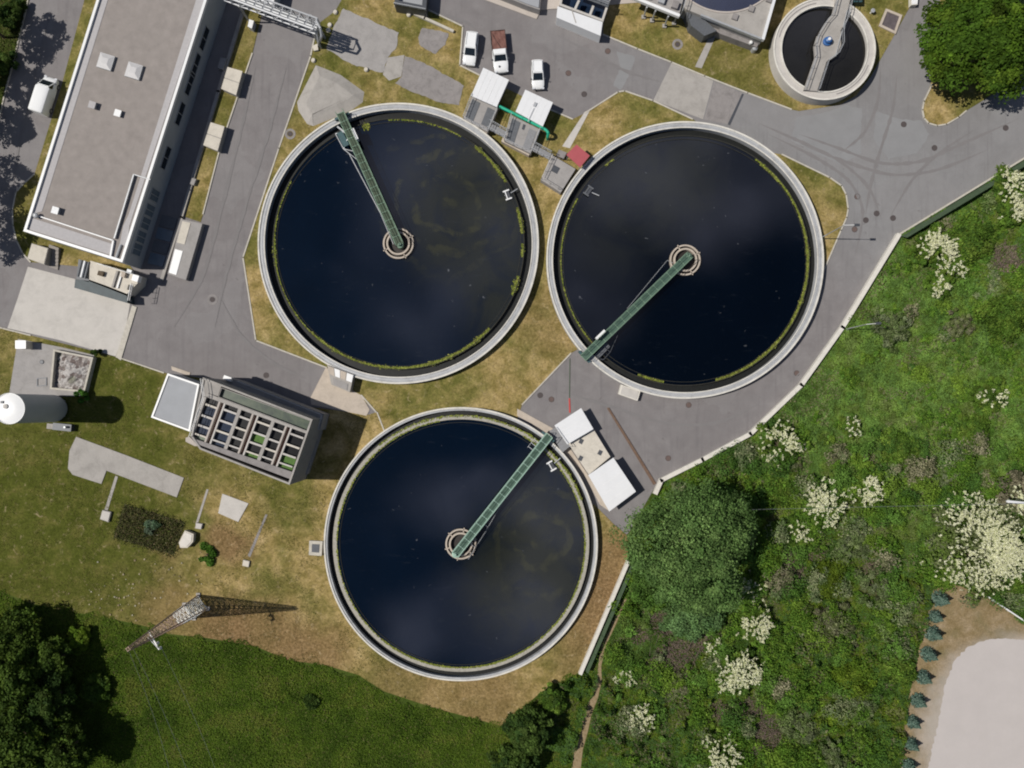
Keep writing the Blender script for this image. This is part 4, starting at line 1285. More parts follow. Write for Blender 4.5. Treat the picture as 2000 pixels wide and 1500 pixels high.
MB().prism(q, 0, 1.1).build('slab', 'conc_cream', t)
for x, y in ((1135, 862), (1172, 884), (1134, 895)):
    c2 = P(x, y, 1.1)
    MB().box(c2.x, c2.y, 1.101, 1.14, .5, .62, D(-28)).build('hatch', 'steel_dark', t)
q = XY([(1073, 842), (1086, 834), (1113, 872), (1098, 884)], 1.2)
t = thing('step_platform', 'grey grated platform between the lowest tank rim and the small white roof', 'platform', (*centroid(q).to_2d(), 0))
MB().prism(q, 1.0, 1.2).build('deck', 'grate_mid', t)
for p in inset(q, .1):
    MB().tube((p.x, p.y, 0), (p.x, p.y, 1.0), .06).build('leg', 'galv', t)
MB().rail([P(1086, 834, 1.2), P(1113, 872, 1.2)], 1.0, 1.0, .025).build('handrail', 'galv', t)

# grey chambers between the first two tanks
def chamber(label, px, h, hatches):
    q = XY(px, h)
    t = thing('grated_chamber', label, 'chamber', (*centroid(q).to_2d(), 0), 'grated concrete chambers')
    MB().prism(q, 0, h).build('body', 'conc_grey', t)
    for u0, v0, u1, v1, mm in hatches:
        MB().prism(sub(q, u0, v0, u1, v1), h + .001, h + .05).build('grating', mm, t)
    pts = [P(*p, h) for p in px]
    MB().rail(pts[1:] + pts[:1], 1.0, 1.1, .025).build('handrail', 'galv', t)
    return t


chamber('grey grated chamber touching the first white roofed valve house', [(922, 188), (972, 212), (953, 258), (905, 232)], 1.4, [(.05, .1, .36, .92, 'grate'), (.66, .12, .95, .85, 'grate')])
chamber('grey grated chamber under the green pipe', [(999, 225), (1055, 253), (1037, 300), (985, 275)], 1.4, [(.05, .1, .34, .92, 'grate'), (.66, .14, .92, .9, 'grate_mid'), (.44, .1, .52, .3, 'steel_dark')])
def catwalk(label, px, h):
    q = XY(px, h)
    t = thing('catwalk', label, 'catwalk', (*centroid(q).to_2d(), 0), 'short steel catwalks')
    MB().prism(q, h - .12, h).build('deck', 'grate_mid', t)
    a = ccw(q)
    for p in inset(q, .08):
        MB().tube((p.x, p.y, 0), (p.x, p.y, h - .12), .05).build('leg', 'galv', t)
    pts = [P(*p, h) for p in px]
    MB().rail([pts[0], pts[1]], 1.0, 1., .03).build('handrail', 'galv', t)
    MB().rail([pts[3], pts[2]], 1.0, 1., .03).build('handrail', 'galv', t)
catwalk('steel catwalk linking the two grey grated chambers', [(957, 239), (992, 258), (987, 270), (952, 252)], 1.3)
catwalk('steel catwalk from the second grated chamber to the tank platform', [(1042, 281), (1077, 300), (1073, 312), (1037, 293)], 1.3)
q = XY([(982, 268), (1036, 296), (1033, 304), (979, 276)], .9)
m = MB().prism(q, 0, .9)
m.build('concrete_ledge', 'tan', label='pinkish concrete ledge along the second grated chamber', cat='ledge')
q = XY([(906, 232), (953, 254), (949, 266), (902, 236)], 1.0)
MB().prism(q, 0, 1.0).build('concrete_ledge', 'tan', label='pinkish concrete ledge against the first tank rim', cat='ledge')
q = XY([(1077, 302), (1124, 330), (1095, 376), (1056, 351)], 1.25)
t = thing('outlet_chamber', 'grey concrete chamber with a blue hatch between the two upper tanks', 'chamber', (*centroid(q).to_2d(), 0))
MB().prism(q, 0, 1.25).build('body', 'conc_grey', t)
c2 = P(1085, 331, 1.25)
MB().box(c2.x, c2.y, 1.251, 1.3, .85, .85, D(-28)).build('hatch', 'steel_dark', t)
MB().rail([P(1079, 305, 1.25), P(1058, 350, 1.25), P(1090, 370, 1.25)], 1.0, 1.2, .025).build('handrail', 'conc_pale', t)
q = XY([(1126, 282), (1152, 304), (1133, 327), (1106, 302)], 2.3)
t = thing('red_shelter', 'small shelter with a flat red roof at the edge of the near black tank', 'shelter', (*centroid(q).to_2d(), 0))
MB().prism(q, 2.18, 2.3).build('roof', 'red', t)
for p in inset(q, .15):
    MB().tube((p.x, p.y, 0), (p.x, p.y, 2.18), .05).build('post', 'galv', t)
MB().box(*centroid(q).to_2d(), 0, 1.3, .9, .7, D(-40)).build('cabinet', 'galv', t)
q = XY([(1092, 292), (1107, 298), (1101, 310), (1086, 303)], .7)
MB().prism(q, 0, .7).build('stone_step', 'conc_dark', label='dark stone step at the end of the pale footpath', cat='step')
t = thing('green_pipe', 'bright emerald green pipe running past the white roofed valve houses', 'pipe', P(1022, 232))
a = MB()
pts = [P(974, 207, 1.7), P(1020, 230, 1.7), P(1060, 250, 1.7), P(1068, 255, 1.7), P(1071, 260, 1.65), P(1070, 266, 1.2)]
a.path(pts, .19, 12)
a.build('barrel', 'pipe_green', t)
for k in (0, 1, 2):
    p = pts[k]
    MB().tube(p - Vector((0, 0, p.z)), p - Vector((0, 0, .18)), .06).build('support', 'galv', t)
for k in (1, 2):
    p = pts[k]
    d = (pts[2] - pts[0]).normalized()
    MB().tube(p - d * .06, p + d * .06, .25, n=12).build('flange', 'pipe_green', t)
p = pts[5]
MB().tube(p, (p.x, p.y, 0), .19, n=12).build('riser', 'pipe_green', t)

# ================================================================== structures along the north edge
hB = 2.0
q = XY([(1089, 12), (1177, 43), (1173, 70), (1087, 34)], hB)
bq = XY([(1105, -60), (1212, -60), (1178, 42), (1092, 10)], hB)
t = thing('inlet_basin', 'open concrete basin with white pillars and a pale front slab by the north road', 'basin', (*centroid(bq).to_2d(), 0))
MB().prism(q, 0, hB).build('front_slab', 'sheet', t)
MB().prism(inset(bq, .3), 0.02, .5).build('basin_water', 'cell_navy', t)
MB().frame(bq, .28, 0, hB - .02).build('wall', 'conc_pale', t)
for (a, b) in (((1131, 0), (1122, 20)), ((1159, 11), (1151, 32))):
    p, r = P(*a, hB), P(*b, hB)
    MB().bar(p - Vector((0, 0, .35)), r - Vector((0, 0, .35)), .3, .7).build('divider', 'conc_pale', t)
MB().bar(P(1125, -16, hB + .2), P(1190, 8, hB + .2), .9, .12).build('walkway', 'grate', t)
MB().rail([P(1125, -12, hB + .25), P(1188, 12, hB + .25)], 1.0, 1.2, .03).build('handrail', 'galv', t)
a = MB()
a.bar(P(1116, 17, hB + .015), P(1125, 45, hB + .015), .12, .02)
a.build('slab_seam', 'conc', t)
q = XY([(965, -60), (1062, -60), (1054, 18), (1030, 10), (950, -22)], 1.6)
t = thing('grey_basin', 'grey roofed basin cut by the top edge left of the pale slab', 'basin', (*centroid(q).to_2d(), 0))
MB().prism(q, 0, 1.45).build('wall', 'conc_grey', t)
MB().prism(inset(q, .15), 1.451, 1.6).build('roof', 'flatroof', t)
hP = 3.0
q = XY([(1228, -8), (1326, 31), (1350, -60), (1240, -60)], hP)
t = thing('raised_platform', 'raised platform with a white edge beam and thin posts above the lawn', 'platform', (*centroid(q).to_2d(), 0))
MB().prism(q, hP - .25, hP).build('deck', 'conc_grey', t)
MB().bar(P(1226, -8, hP + .02), P(1327, 32, hP + .02), .35, .5).build('edge_beam', 'white', t)
for x, y in ((1264, 12), (1281, 19), (1306, 30), (1325, 24)):
    p = P(x, y, hP)
    b = MB().tube((p.x, p.y, 0), (p.x, p.y, hP - .26), .11)
    b.build('post', 'galv', t)
    MB().box(p.x, p.y, 0, .3, .5, .5).build('footing', 'conc', t)
for k in range(4):
    p = P(1240 + 26 * k, -18 + 10 * k, hP)
    MB().box(p.x, p.y, hP + .001, hP + .5, .8, .9, D(-20)).build('machine', 'conc_dark' if k % 2 else 'galv', t)
MB().rail([P(1330, 28, hP), P(1348, -30, hP)], 1., 1.2, .03).build('handrail', 'galv', t)
# square concrete block with a round tank in it
hS = 2.6
q = XY([(1340, 18), (1489, 78), (1530, -60), (1285, -60)], hS)
t = thing('square_tank_block', 'square concrete block around a round navy tank, cut by the top edge', 'tank block', (*centroid(q).to_2d(), 0))
cc = P(1418, -92, hS)
MB().prism(q, 0, hS - .5).build('wall', 'conc_grey', t)
Ro = 118 * (HC - hS) / FPX
# deck left over outside the round opening
cut = []
qq = ccw(q)
arc = []
for k in range(41):
    a = D(-160 + 140 * k / 40)
    arc.append(Vector((cc.x + Ro * math.cos(a), cc.y + Ro * math.sin(a))))
w_, s1, s2, e_ = Vector(q[0]), Vector(q[0]), Vector(q[1]), Vector(q[2])
poly = [p for p in arc if p.y < P(0, -55, hS).y] 
poly = [Vector(q[3]).lerp(Vector(q[0]), .15)] + poly + [Vector(q[2]).lerp(Vector(q[1]), .1), Vector(q[1]), Vector(q[0])]
MB().prism(poly, hS - .499, hS).build('deck', 'conc', t)
MB().bar(P(1489, 79, hS + .05), P(1527, -55, hS + .05), .35, .6).build('parapet', 'sheet', t)
MB().bar(P(1368, 30, hS + .05), P(1486, 77, hS + .05), .22, .5).build('parapet', 'galv', t)
MB().ring(cc.x, cc.y, Ro - .2, Ro, hS - .4, hS + .1, 100, D(-165), D(-15)).build('rim', 'conc_warm', t)
struct('water', MB().disc(cc.x, cc.y, Ro - .18, hS - .45, 90), 'water_navy', 'navy water in the round tank cut by the top edge', 'water')
for x, y in ((1435, 34), (1467, 18), (1502, 0)):
    c2 = P(x, y, hS)
    MB().box(c2.x, c2.y, hS + .001, hS + .25, .7, .75, D(-20)).build('hatch', 'conc_dark', t)
MB().prism(XY([(1410, 46), (1487, 76), (1478, 92), (1402, 64)], 1.4), 0, 1.4).build('ledge', 'conc_dark', t)
MB().prism(XY([(1340, 22), (1362, 26), (1400, 60), (1376, 70), (1350, 50)], 2.0), 0, 2.0).build('stair_block', 'grate', t)
MB().prism(XY([(1385, 55), (1408, 52), (1402, 66), (1384, 66)], 1.0), 0, 1.0).build('landing', 'conc_dark', t)
c2 = P(1468, 81, 1.9)
MB().lathe(c2.x, c2.y, [(.22, 1.401), (.22, 1.75), (.1, 1.85)], 16).build('valve_cap', 'white', t)
c2 = P(1476, 92, 1.2)
MB().lathe(c2.x, c2.y, [(.34, 0), (.34, 1.0), (.15, 1.2)], 20).build('corner_post', 'galv', t)
# sump with a pale frame
q = XY([(1731, 16), (1763, 29), (1750, 66), (1717, 50)], .3)
t = thing('gravel_pit', 'square gravel filled pit with a pale frame beside the small round tank', 'pit', (*centroid(q).to_2d(), 0))
MB().frame(q, .3, 0, .25).build('frame', 'tan', t)
MB().prism(inset(q, .3), 0, .12).build('fill', 'pit_fill', t)
lid_box('white block cut by the top edge at the lawn corner', [(1780, -15), (1794, -12), (1792, 9), (1780, 10)], .8, [(.05, .05, .95, .95, 'white')], 'wall_white', name='kerb_block', group=None, cat='block')
lid_box('dark machine box behind the small round tank walkway', [(1666, -20), (1685, -20), (1684, 4), (1668, 4)], 1.2, [(.1, .1, .9, .9, 'steel_dark')], 'teal', name='pump_set', group=None, cat='pump')
t = thing('valve_post', 'small white valve post on the grass beside the small round tank', 'valve', P(1700, 26))  # a valve post: upright stem with a handwheel on top
p = P(1700, 26)
MB().tube(p, p + Vector((0, 0, .7)), .12, n=10).build('stem', 'white', t)
MB().lathe(p.x, p.y, [(.1, .701), (.28, .72), (.28, .78), (.1, .8)], 12).build('wheel', 'galv', t)

# skip-like rack at the top, with its pale beam on the lawn
q = XY([(772, -20), (835, -20), (832, 20), (770, 8)], 2.2)
t = thing('sludge_skip', 'open grey steel skip cut by the top edge beside the lawn', 'skip', (*centroid(q).to_2d(), 0))
MB().frame(q, .55, .1, 2.2).build('frame', 'steel_dark', t)
MB().prism(inset(q, .55), .1, 1.6).build('load', 'flatroof', t)
MB().rail([P(770, 9, 2.2), P(832, 21, 2.2)], .5, 1., .04).build('handrail', 'galv', t)
wallrun([(773, 14), (800, 25), (830, 38), (885, 63)], .32, .45, 'kerb', 'pale concrete beam lying across the lawn behind the estate car', 'concrete_beam', 'beam')

# pipe bridge
zT, zB = 5.6, 4.3
t = thing('pipe_bridge', 'galvanised steel pipe bridge crossing high over the straight east road', 'pipe bridge', P(560, 60))
S0, S1 = P(430, -10, zT), P(612, 57, zT)
N0, N1 = P(500, -14, zT), P(606, 36, zT)
dn = (S1 - S0).normalized()
nn = Vector((-dn.y, dn.x, 0))
W = 1.4
def tb(u, side, z):
    p = S0.lerp(S1, u)
    return Vector((p.x, p.y, z)) + nn * (W if side else 0)
for side in (0, 1):
    m = MB()
    m.bar(tb(0, side, zT), tb(1, side, zT), .17).bar(tb(0, side, zB), tb(1, side, zB), .13)
    k = 11
    for i in range(k + 1):
        m.bar(tb(i / k, side, zB), tb(i / k, side, zT - .08), .12)
    for i in range(k):
        if i % 2 == 0 or side:
            m.bar(tb(i / k, side, zB), tb((i + 1) / k, side, zT - .1), .06)
    m.build('truss', 'sheet' if side == 0 else 'galv', t)
for i in range(12):
    MB().bar(tb(i / 11, 0, zB), tb(i / 11, 1, zB), .1).build('cross_bar', 'galv', t)
    MB().bar(tb(i / 11, 0, zT - .02), tb(i / 11, 1, zT - .02), .08).build('cross_bar', 'galv', t)
for o_ in (.35, .7, 1.05):
    e = nn * o_
    MB().tube(tb(0, 0, zB + .25) + e, tb(1, 0, zB + .25) + e, .13 if o_ != .7 else .18).build('pipe', 'galv', t)
p1 = P(622, 62, zT)
m = MB()
m.path([tb(1, 1, zT), P(618, 40, zT), P(626, 56, zT), P(628, 70, zT - .6), P(624, 84, .3)], .16, 10)
m.path([tb(1, 0, zB + .3), P(618, 62, zB + .3), P(622, 80, zB - 1.0), P(622, 88, .2)], .13, 10)
m.build('downpipe', 'galv', t)
for u in (.16, .97):
    for side in (0, 1):
        b = tb(u, side, 0)
        MB().bar(b, tb(u, side, zB - .07), .2).build('leg', 'galv', t)
lad = MB()
cl = P(618, 74, 0)
for i in range(12):
    lad.ring(cl.x + .5, cl.y, .33, .37, .9 + i * .42, .94 + i * .42, 14)
for s in (-.25, .25):
    lad.bar((cl.x, cl.y + s, 0), (cl.x, cl.y + s, 5.4), .05)
for i in range(18):
    lad.bar((cl.x, cl.y - .25, .3 * i + .2), (cl.x, cl.y + .25, .3 * i + .2), .03)
lad.build('caged_ladder', 'galv', t)
MB().prism(XY([(612, 92), (621, 88), (623, 100), (614, 102)]), 0, .4).build('footing', 'conc_cream', t)
t = thing('white_shed', 'pale roofed kiosk behind the pipe bridge, cut by the top edge', 'kiosk', P(505, -2))
q = XY([(480, -50), (545, -50), (533, 12), (489, 0)], 2.2)
MB().prism(q, 0, 2.05).build('wall', 'facade', t)
MB().prism(q, 2.051, 2.2).build('roof', 'sheet', t)

# small white marker stones
for k, (x, y, lab) in enumerate(((656, 25, 'white marker stone at the upper corner of the large grey pad'), (645, 50, 'white marker stone at the west side of the large grey pad'), (613, 119, 'white marker stone just above the humped mound'),
                                 (642, 60, 'pale marker stone beside the pipe bridge foot'), (716, 137, 'pale marker stone below the large grey pad'), (799, 30, 'pale marker stone beside the concrete beam'))):
    c2 = P(x, y)
    m = MB().lathe(c2.x, c2.y, [(.3, .0), (.32, .2), (.22, .36)], 10)
    m.build('marker_stone', 'conc_cream', label=lab, cat='marker stone', group='marker stones on the north lawn')

# manholes
MH = [(1187, 100, 1, 'rusty manhole cover on the north road near the lawn kerb'), (1110, 143, 1, 'faint rusty manhole cover east of the parked small car'), (1141, 184, 0, 'dark manhole cover near the lawn corner kerb'),
      (1825, 289, 0, 'dark manhole cover in the middle of the east junction'), (1765, 243, 0, 'dark manhole cover just left of the grass island tip'), (1964, 250, 0, 'dark manhole cover right of the grass island by the tree shadow'),
      (1674, 384, 1, 'rusty manhole cover nearest the rounded lawn corner'), (1712, 417, 0, 'manhole cover uppermost of the close group by the lamp post'), (1744, 426, 0, 'manhole cover nearest the green mesh fence corner'),
      (1691, 430, 0, 'pale grey manhole cover between two others by the lamp post'), (1669, 448, 1, 'brown manhole cover nearest the lamp post'), (1077, 780, 1, 'rusty manhole cover near the red pole'),
      (1055, 772, 0, 'small dark manhole cover near the lawn kerb by the red pole'), (1345, 791, 1, 'rusty manhole cover below the near black tank'), (1305, 895, 1, 'rusty manhole cover between the drain edge and the white wall'),
      (1556, 729, 1, 'small rusty cover against the long white wall'), (520, 733, 0, 'dark cover on the yard above the filter building'), (567, 262, 0, 'round concrete ringed cover on the grass beside the first tank'),
      (1323, 87, 0, 'square pale ringed cover on the north lawn'), (415, 585, 0, 'pale worn cover in the middle of the west yard')]
for x, y, r, lab in MH:
    c2 = P(x, y)
    t = thing('manhole_cover', lab, 'manhole cover', (c2.x, c2.y, 0), 'manhole covers')
    z = LZ + .01 if lab.split()[-1] in ('tank', 'lawn') and x in (567, 1323) else .014
    pale = x in (567, 1323, 415)
    MB().ring(c2.x, c2.y, .32 if not pale else .4, .38 if not pale else .7, z - .01, z + .02, 28).build('ring', 'conc_dark' if pale else 'manhole', t)
    MB().lathe(c2.x, c2.y, [(.315, z - .01), (.335, z + .016)], 24).build('lid', 'manhole_rust' if r else 'manhole', t)

# lamp post at the rounded lawn corner
def lamp_post(label, x, y, h, dx, dy):
    p = P(x, y)
    t = thing('lamp_post', label, 'lamp post', (p.x, p.y, 0))
    MB().tube(p, p + Vector((0, 0, h)), .075, .045, 12).build('pole', 'galv', t)
    e = Vector((dx, dy, 0))
    a = p + Vector((0, 0, h))
    MB().tube(a, a + e + Vector((0, 0, .15)), .035, n=8).build('arm', 'white', t)
    b = a + e + Vector((0, 0, .12))
    MB().bar(b - e.normalized() * .1, b + e.normalized() * .55, .3, .14).build('lamp_head', 'steel_dark', t)
    MB().box(p.x, p.y, 0, .12, .35, .35).build('base', 'conc', t)
lamp_post('thin grey lamp post on the lawn corner east of the near black tank', 1601, 466, 7.6, 1.3, 0)
lamp_post('thin grey lamp post in the bushes just outside the long white wall', 1652, 643, 6.0, 1.2, .1)
m = MB()
t = thing('boom_pole', 'thin upright striped pole lying on the road, red at one end', 'pole', P(1113, 760))
MB().bar(P(1112, 778, .05), P(1113, 806, .05), .16, .08).build('red_section', 'redpaint', t)
MB().bar(P(1113, 700, .05), P(1112.2, 777, .05), .08, .07).build('green_section', 'fence_green', t)
t['label'] = 'thin pole lying on the road, its lower end red'
# ================================================================== vehicles
def loft(m, secs):
    n = len(secs[0])
    vs = [p for s in secs for p in s]
    fs = []
    for k in range(len(secs) - 1):
        for i in range(n):
            j = (i + 1) % n
            fs.append((k * n + i, k * n + j, (k + 1) * n + j, (k + 1) * n + i))
    fs.append(tuple(range(n))[::-1])
    fs.append(tuple(range((len(secs) - 1) * n, len(secs) * n)))
    m.add(vs, fs)
    return m


def body_sec(x, w, zb, zt, crown=.04, r=.12):
    h = [(-w * .86, zb), (-w, zb + .16), (-w, zt - r), (-w * .965, zt - r * .35), (-w * .86, zt), (-w * .4, zt + crown)]
    pts = h + [(-a, b) for a, b in h[::-1]]
    return [(x, a, b) for a, b in pts][::-1]


def wheel(t, x, y, r):
    s = 1 if y > 0 else -1
    w = MB().tube((x, y - s * .2, r), (x, y, r), r, n=28).build('tyre', 'tyre')
    o = bpy.data.objects.new('wheel', None)
    COL.objects.link(o)
    o.parent = t
    w.parent = o
    rm = MB().tube((x, y - s * .05, r), (x, y + s * .012, r), r * .62, n=24).build('rim', 'rim_alloy')
    rm.parent = o


def cabin(t, x0, x1, x2, x3, zb, zt, w, rear_window=True, mat='car_white'):
    """x0 rear base, x1 rear roof edge, x2 front roof edge, x3 windscreen base"""
    wt = w * .84
    m = MB()
    def secq(x, hw, z):
        return (x, hw, z)
    B = [(x0, -w * .93, zb), (x3, -w * .9, zb), (x3, w * .9, zb), (x0, w * .93, zb)]
    T0 = [(x1, -wt, zt - .06), (x2, -wt * .97, zt - .06), (x2, wt * .97, zt - .06), (x1, wt, zt - .06)]
    T1 = [(x1 + .08, -wt * .9, zt), (x2 - .08, -wt * .87, zt), (x2 - .08, wt * .87, zt), (x1 + .08, wt * .9, zt)]
    vs = B + T0 + T1
    fs = []
    for k in (0, 4):
        for i in range(4):
            j = (i + 1) % 4
            fs.append((k + i, k + j, k + 4 + j, k + 4 + i))
    fs += [(8, 9, 10, 11), (3, 2, 1, 0)]
    m.add(vs, fs)
    m.build('cabin', mat, t)

    def pane(a, b, c, d, iu, iv, nm):
        a, b, c, d = map(Vector, (a, b, c, d))
        f = lambda u, v: a.lerp(b, u).lerp(d.lerp(c, u), v)
        q = [f(iu, iv), f(1 - iu, iv), f(1 - iu, 1 - iv), f(iu, 1 - iv)]
        nrm = (q[1] - q[0]).cross(q[3] - q[0]).normalized()
        k = MB()
        k.add([p + nrm * .012 for p in q] + [p - nrm * .02 for p in q], [(0, 1, 2, 3), (7, 6, 5, 4), (0, 4, 5, 1), (1, 5, 6, 2), (2, 6, 7, 3), (3, 7, 4, 0)])
        return k.build(nm, 'glass', t)
    pane(B[1], B[2], T0[2], T0[1], .06, .08, 'windscreen')
    if rear_window:
        pane(B[3], B[0], T0[0], T0[3], .1, .14, 'rear_window')
    for s in (0, 1):
        q = (B[0], B[1], T0[1], T0[0]) if s == 0 else (B[2], B[3], T0[3], T0[2])
        for (u0, u1) in ((.08, .47), (.53, .9)) if x2 - x1 > 1.3 else ((.12, .86),):
            a, b, c, d = map(Vector, q)
            A = a.lerp(b, u0)
            Bq = a.lerp(b, u1)
            Cq = d.lerp(c, u1)
            Dq = d.lerp(c, u0)
            pane(A, Bq, Cq, Dq, .05, .16, 'side_window')


def fittings(t, L, W, zf, rr=.32, wx=(.19, .81)):
    for x in (L * wx[0], L * wx[1]):
        for s in (-1, 1):
            wheel(t, x, s * W * .5 + s * .005, rr)
    for s in (-1, 1):
        MB().box(L - .12, s * W * .36, zf - .18, zf - .02, .22, .36, s * -.25).build('headlight', 'lamp_clear', t)
        MB().box(.05, s * W * .40, zf - .16, zf - .02, .08, .16).build('tail_light', 'lamp_red', t)
    MB().box(L - .015, 0, .38, .5, .05, .5).build('number_plate', 'plate', t)
    MB().box(L - .04, 0, .52, .62, .08, W * .5).build('grille', 'steel_dark', t)


def mirrors(t, x, W, z):
    for s in (-1, 1):
        MB().box(x, s * (W * .5 + .08), z, z + .15, .12, .2).build('mirror', 'steel_dark', t)


def put(t, rear, front, L):
    a, b = P(*rear), P(*front)
    d = (b - a)
    ang = math.atan2(d.y, d.x)
    c = (a + b) / 2
    t.rotation_euler = (0, 0, ang)
    t.location = (c.x - math.cos(ang) * L / 2, c.y - math.sin(ang) * L / 2, .012)


def hatch_car(name, label, L, W, H, f_roof, f_ws, rear, front, belt=.92):
    t = thing(name, label, 'car', (0, 0, 0), 'parked vehicles')
    w = W / 2
    m = MB()
    loft(m, [body_sec(.0, w * .80, .36, belt - .12), body_sec(.10, w * .93, .26, belt - .02), body_sec(L * .25, w, .2, belt), body_sec(L * .6, w, .2, belt), body_sec(L * (f_ws - .02), w, .2, belt - .01),
             body_sec(L * (f_ws + .12), w * .985, .2, belt - .07, .05), body_sec(L - .28, w * .93, .22, belt - .17, .05), body_sec(L - .07, w * .80, .28, belt - .28, .04), body_sec(L, w * .68, .38, belt - .38, .02)])
    m.build('body', 'car_white', t, smooth=True)
    cabin(t, .14, .38, L * f_roof, L * f_ws, belt - .02, H, w)
    fittings(t, L, W, belt - .14)
    mirrors(t, L * (f_ws - .06), W, belt + .0)
    for s in (-1, 1):
        MB().bar((L * .12, s * w * .7, H + .03), (L * (f_roof - .06), s * w * .7, H + .03), .04).build('roof_rail', 'galv', t)
    put(t, rear, front, L)
    return t


hatch_car('estate_car', 'white estate car parked along the lawn kerb, leftmost in the row', 4.35, 1.72, 1.48, .54, .75, (924, 67), (916, 132), .93)
hatch_car('small_car', 'small white hatchback parked alone above the second hut roof', 3.8, 1.62, 1.46, .50, .74, (1049, 121), (1051, 179), .92)
t = thing('pickup_truck', 'white pickup truck with a brown covered load bed', 'pickup truck', (0, 0, 0), 'parked vehicles')
L, W = 5.35, 1.95
w = W / 2
m = MB()
x0 = L * .47
loft(m, [body_sec(x0, w * .97, .4, 1.0), body_sec(L * .6, w, .3, 1.05), body_sec(L * .74, w, .3, 1.06, .05), body_sec(L * .84, w * .98, .3, 1.02, .06), body_sec(L - .3, w * .93, .32, .94, .05), body_sec(L - .06, w * .8, .4, .8, .04), body_sec(L, w * .7, .5, .7, .02)])
m.build('body', 'car_white', t, smooth=True)
cabin(t, x0 + .02, x0 + .12, L * .62, L * .755, 1.04, 1.72, w)
bd = MB().prism([(0, -w * .97), (x0 - .06, -w * .97), (x0 - .06, w * .97), (0, w * .97)], .62, .78).build('load_bed', 'bed_dark', t)
sd = MB().frame([(-.02, -w * .99), (x0 - .05, -w * .99), (x0 - .05, w * .99), (-.02, w * .99)], .07, .781, 1.12)
sd.build('bed_side', 'bed_dark', t)
cv = MB()
G = 8
vs, fs = [], []
for j in range(G + 1):
    for i in range(G + 1):
        vs.append((.06 + (x0 - .2) * i / G, -w * .91 + w * 1.82 * j / G, 1.03 + random.uniform(-.02, .035) + .05 * math.sin(i * 1.3 + j * .8)))
for j in range(G):
    for i in range(G):
        a = j * (G + 1) + i
        fs.append((a, a + 1, a + G + 2, a + G + 1))
cv.add(vs, fs)
cv.build('tarpaulin', 'bed_brown', t)
MB().bar((.15, -w * .9, 1.08), (x0 - .25, w * .2, 1.09), .05, .04).build('strap', 'bed_dark', t)
MB().bar((-.03, w * .5, .7), (x0, w * .55, .7), .12, .2).build('chassis', 'steel_dark', t)
fittings(t, L, W, .95, .37, (.2, .82))
mirrors(t, L * .70, W, 1.08)
MB().lathe(L * .87, -w * .2, [(.14, 1.0), (.14, 1.085), (.06, 1.10)], 14).build('bonnet_badge', 'steel_dark', t)
put(t, (972, 66), (980, 148), L)
t = thing('van', 'white panel van parked in tree shade by the west road', 'van', (0, 0, 0), 'parked vehicles')
L, W, H = 5.0, 1.9, 2.05
w = W / 2
m = MB()
loft(m, [body_sec(.0, w * .92, .4, H - .1, .05, .2), body_sec(.12, w, .26, H, .06, .2), body_sec(L * .5, w, .24, H, .06, .2), body_sec(L * .62, w, .24, H - .01, .06, .2), body_sec(L * .665, w * .985, .24, H - .06, .05, .2)])
m.build('cargo_body', 'car_white', t, smooth=True)
m = MB()
loft(m, [body_sec(L * .666, w * .985, .24, 1.14), body_sec(L * .86, w * .98, .24, 1.12, .06), body_sec(L - .25, w * .92, .26, .95, .06), body_sec(L - .06, w * .8, .32, .78, .04), body_sec(L, w * .68, .42, .66, .02)])
m.build('bonnet', 'car_white', t, smooth=True)
cabin(t, L * .66, L * .665, L * .70, L * .885, 1.10, H - .06, w * .98, False)
fittings(t, L, W, 1.0, .34, (.18, .82))
mirrors(t, L * .84, W, 1.15)
for s in (-1, 1):
    MB().box(L * .6, s * (w + .004), .45, 1.5, .9, .02).build('side_door', 'car_white', t)
put(t, (85, 228), (108, 156), L)

# ================================================================== lattice pylon with its cables
hP = 18.6
base = P(384, 1184)
t = thing('lattice_pylon', 'rusty lattice pylon leaning across the meadow edge in the view', 'pylon', (base.x, base.y, 0))
ang = D(35)
def corner(k, z):
    s = 1.55 * (1 - z / hP) + .22 * (z / hP)
    a = ang + D(45 + 90 * k)
    return Vector((base.x + math.cos(a) * s * 1.0, base.y + math.sin(a) * s * 1.0, z))
for k in range(4):
    MB().bar(corner(k, 0), corner(k, hP), .11).build('leg', 'rust', t)
lv = [0]
while lv[-1] < hP - .7:
    lv.append(lv[-1] + max(.85, 1.3 * (1 - lv[-1] / hP)))
lv[-1] = hP
lo, hi = MB(), MB()
for i in range(len(lv) - 1):
    z0, z1 = lv[i], lv[i + 1]
    g = lo if z1 < 5.2 else hi
    for k in range(4):
        j = (k + 1) % 4
        bw = .06 if g is lo else .042
        g.bar(corner(k, z0), corner(j, z1), bw)
        g.bar(corner(j, z0), corner(k, z1), bw)
        g.bar(corner(k, z1), corner(j, z1), bw)
        if g is lo:
            for q in (.33, .66):
                zz = z0 + (z1 - z0) * q
                g.bar(corner(k, zz), corner(j, zz), .07)
lo.build('lower_bracing', 'silver', t)
hi.build('upper_bracing', 'rust', t)
zc = 13.2
cxm = MB()
dr = Vector((math.cos(D(-60)), math.sin(D(-60)), 0))
ctr = Vector((base.x, base.y, zc))
cxm.bar(ctr - dr * .5, ctr + dr * 1.9, .14).bar(ctr + Vector((0, 0, .8)), ctr + dr * 1.9, .07)
cxm.build('crossarm', 'silver', t)
for q in (1.2, 1.85):
    p = ctr + dr * q
    MB().lathe(p.x, p.y, [(.08, zc - .6), (.16, zc - .5), (.1, zc - .4), (.16, zc - .3), (.1, zc - .2), (.05, zc - .08)], 12).build('insulator', 'white', t)
for i in range(4):
    e = corner(i, 0)
    MB().box(e.x, e.y, 0, .25, .5, .5).build('footing', 'conc', t)


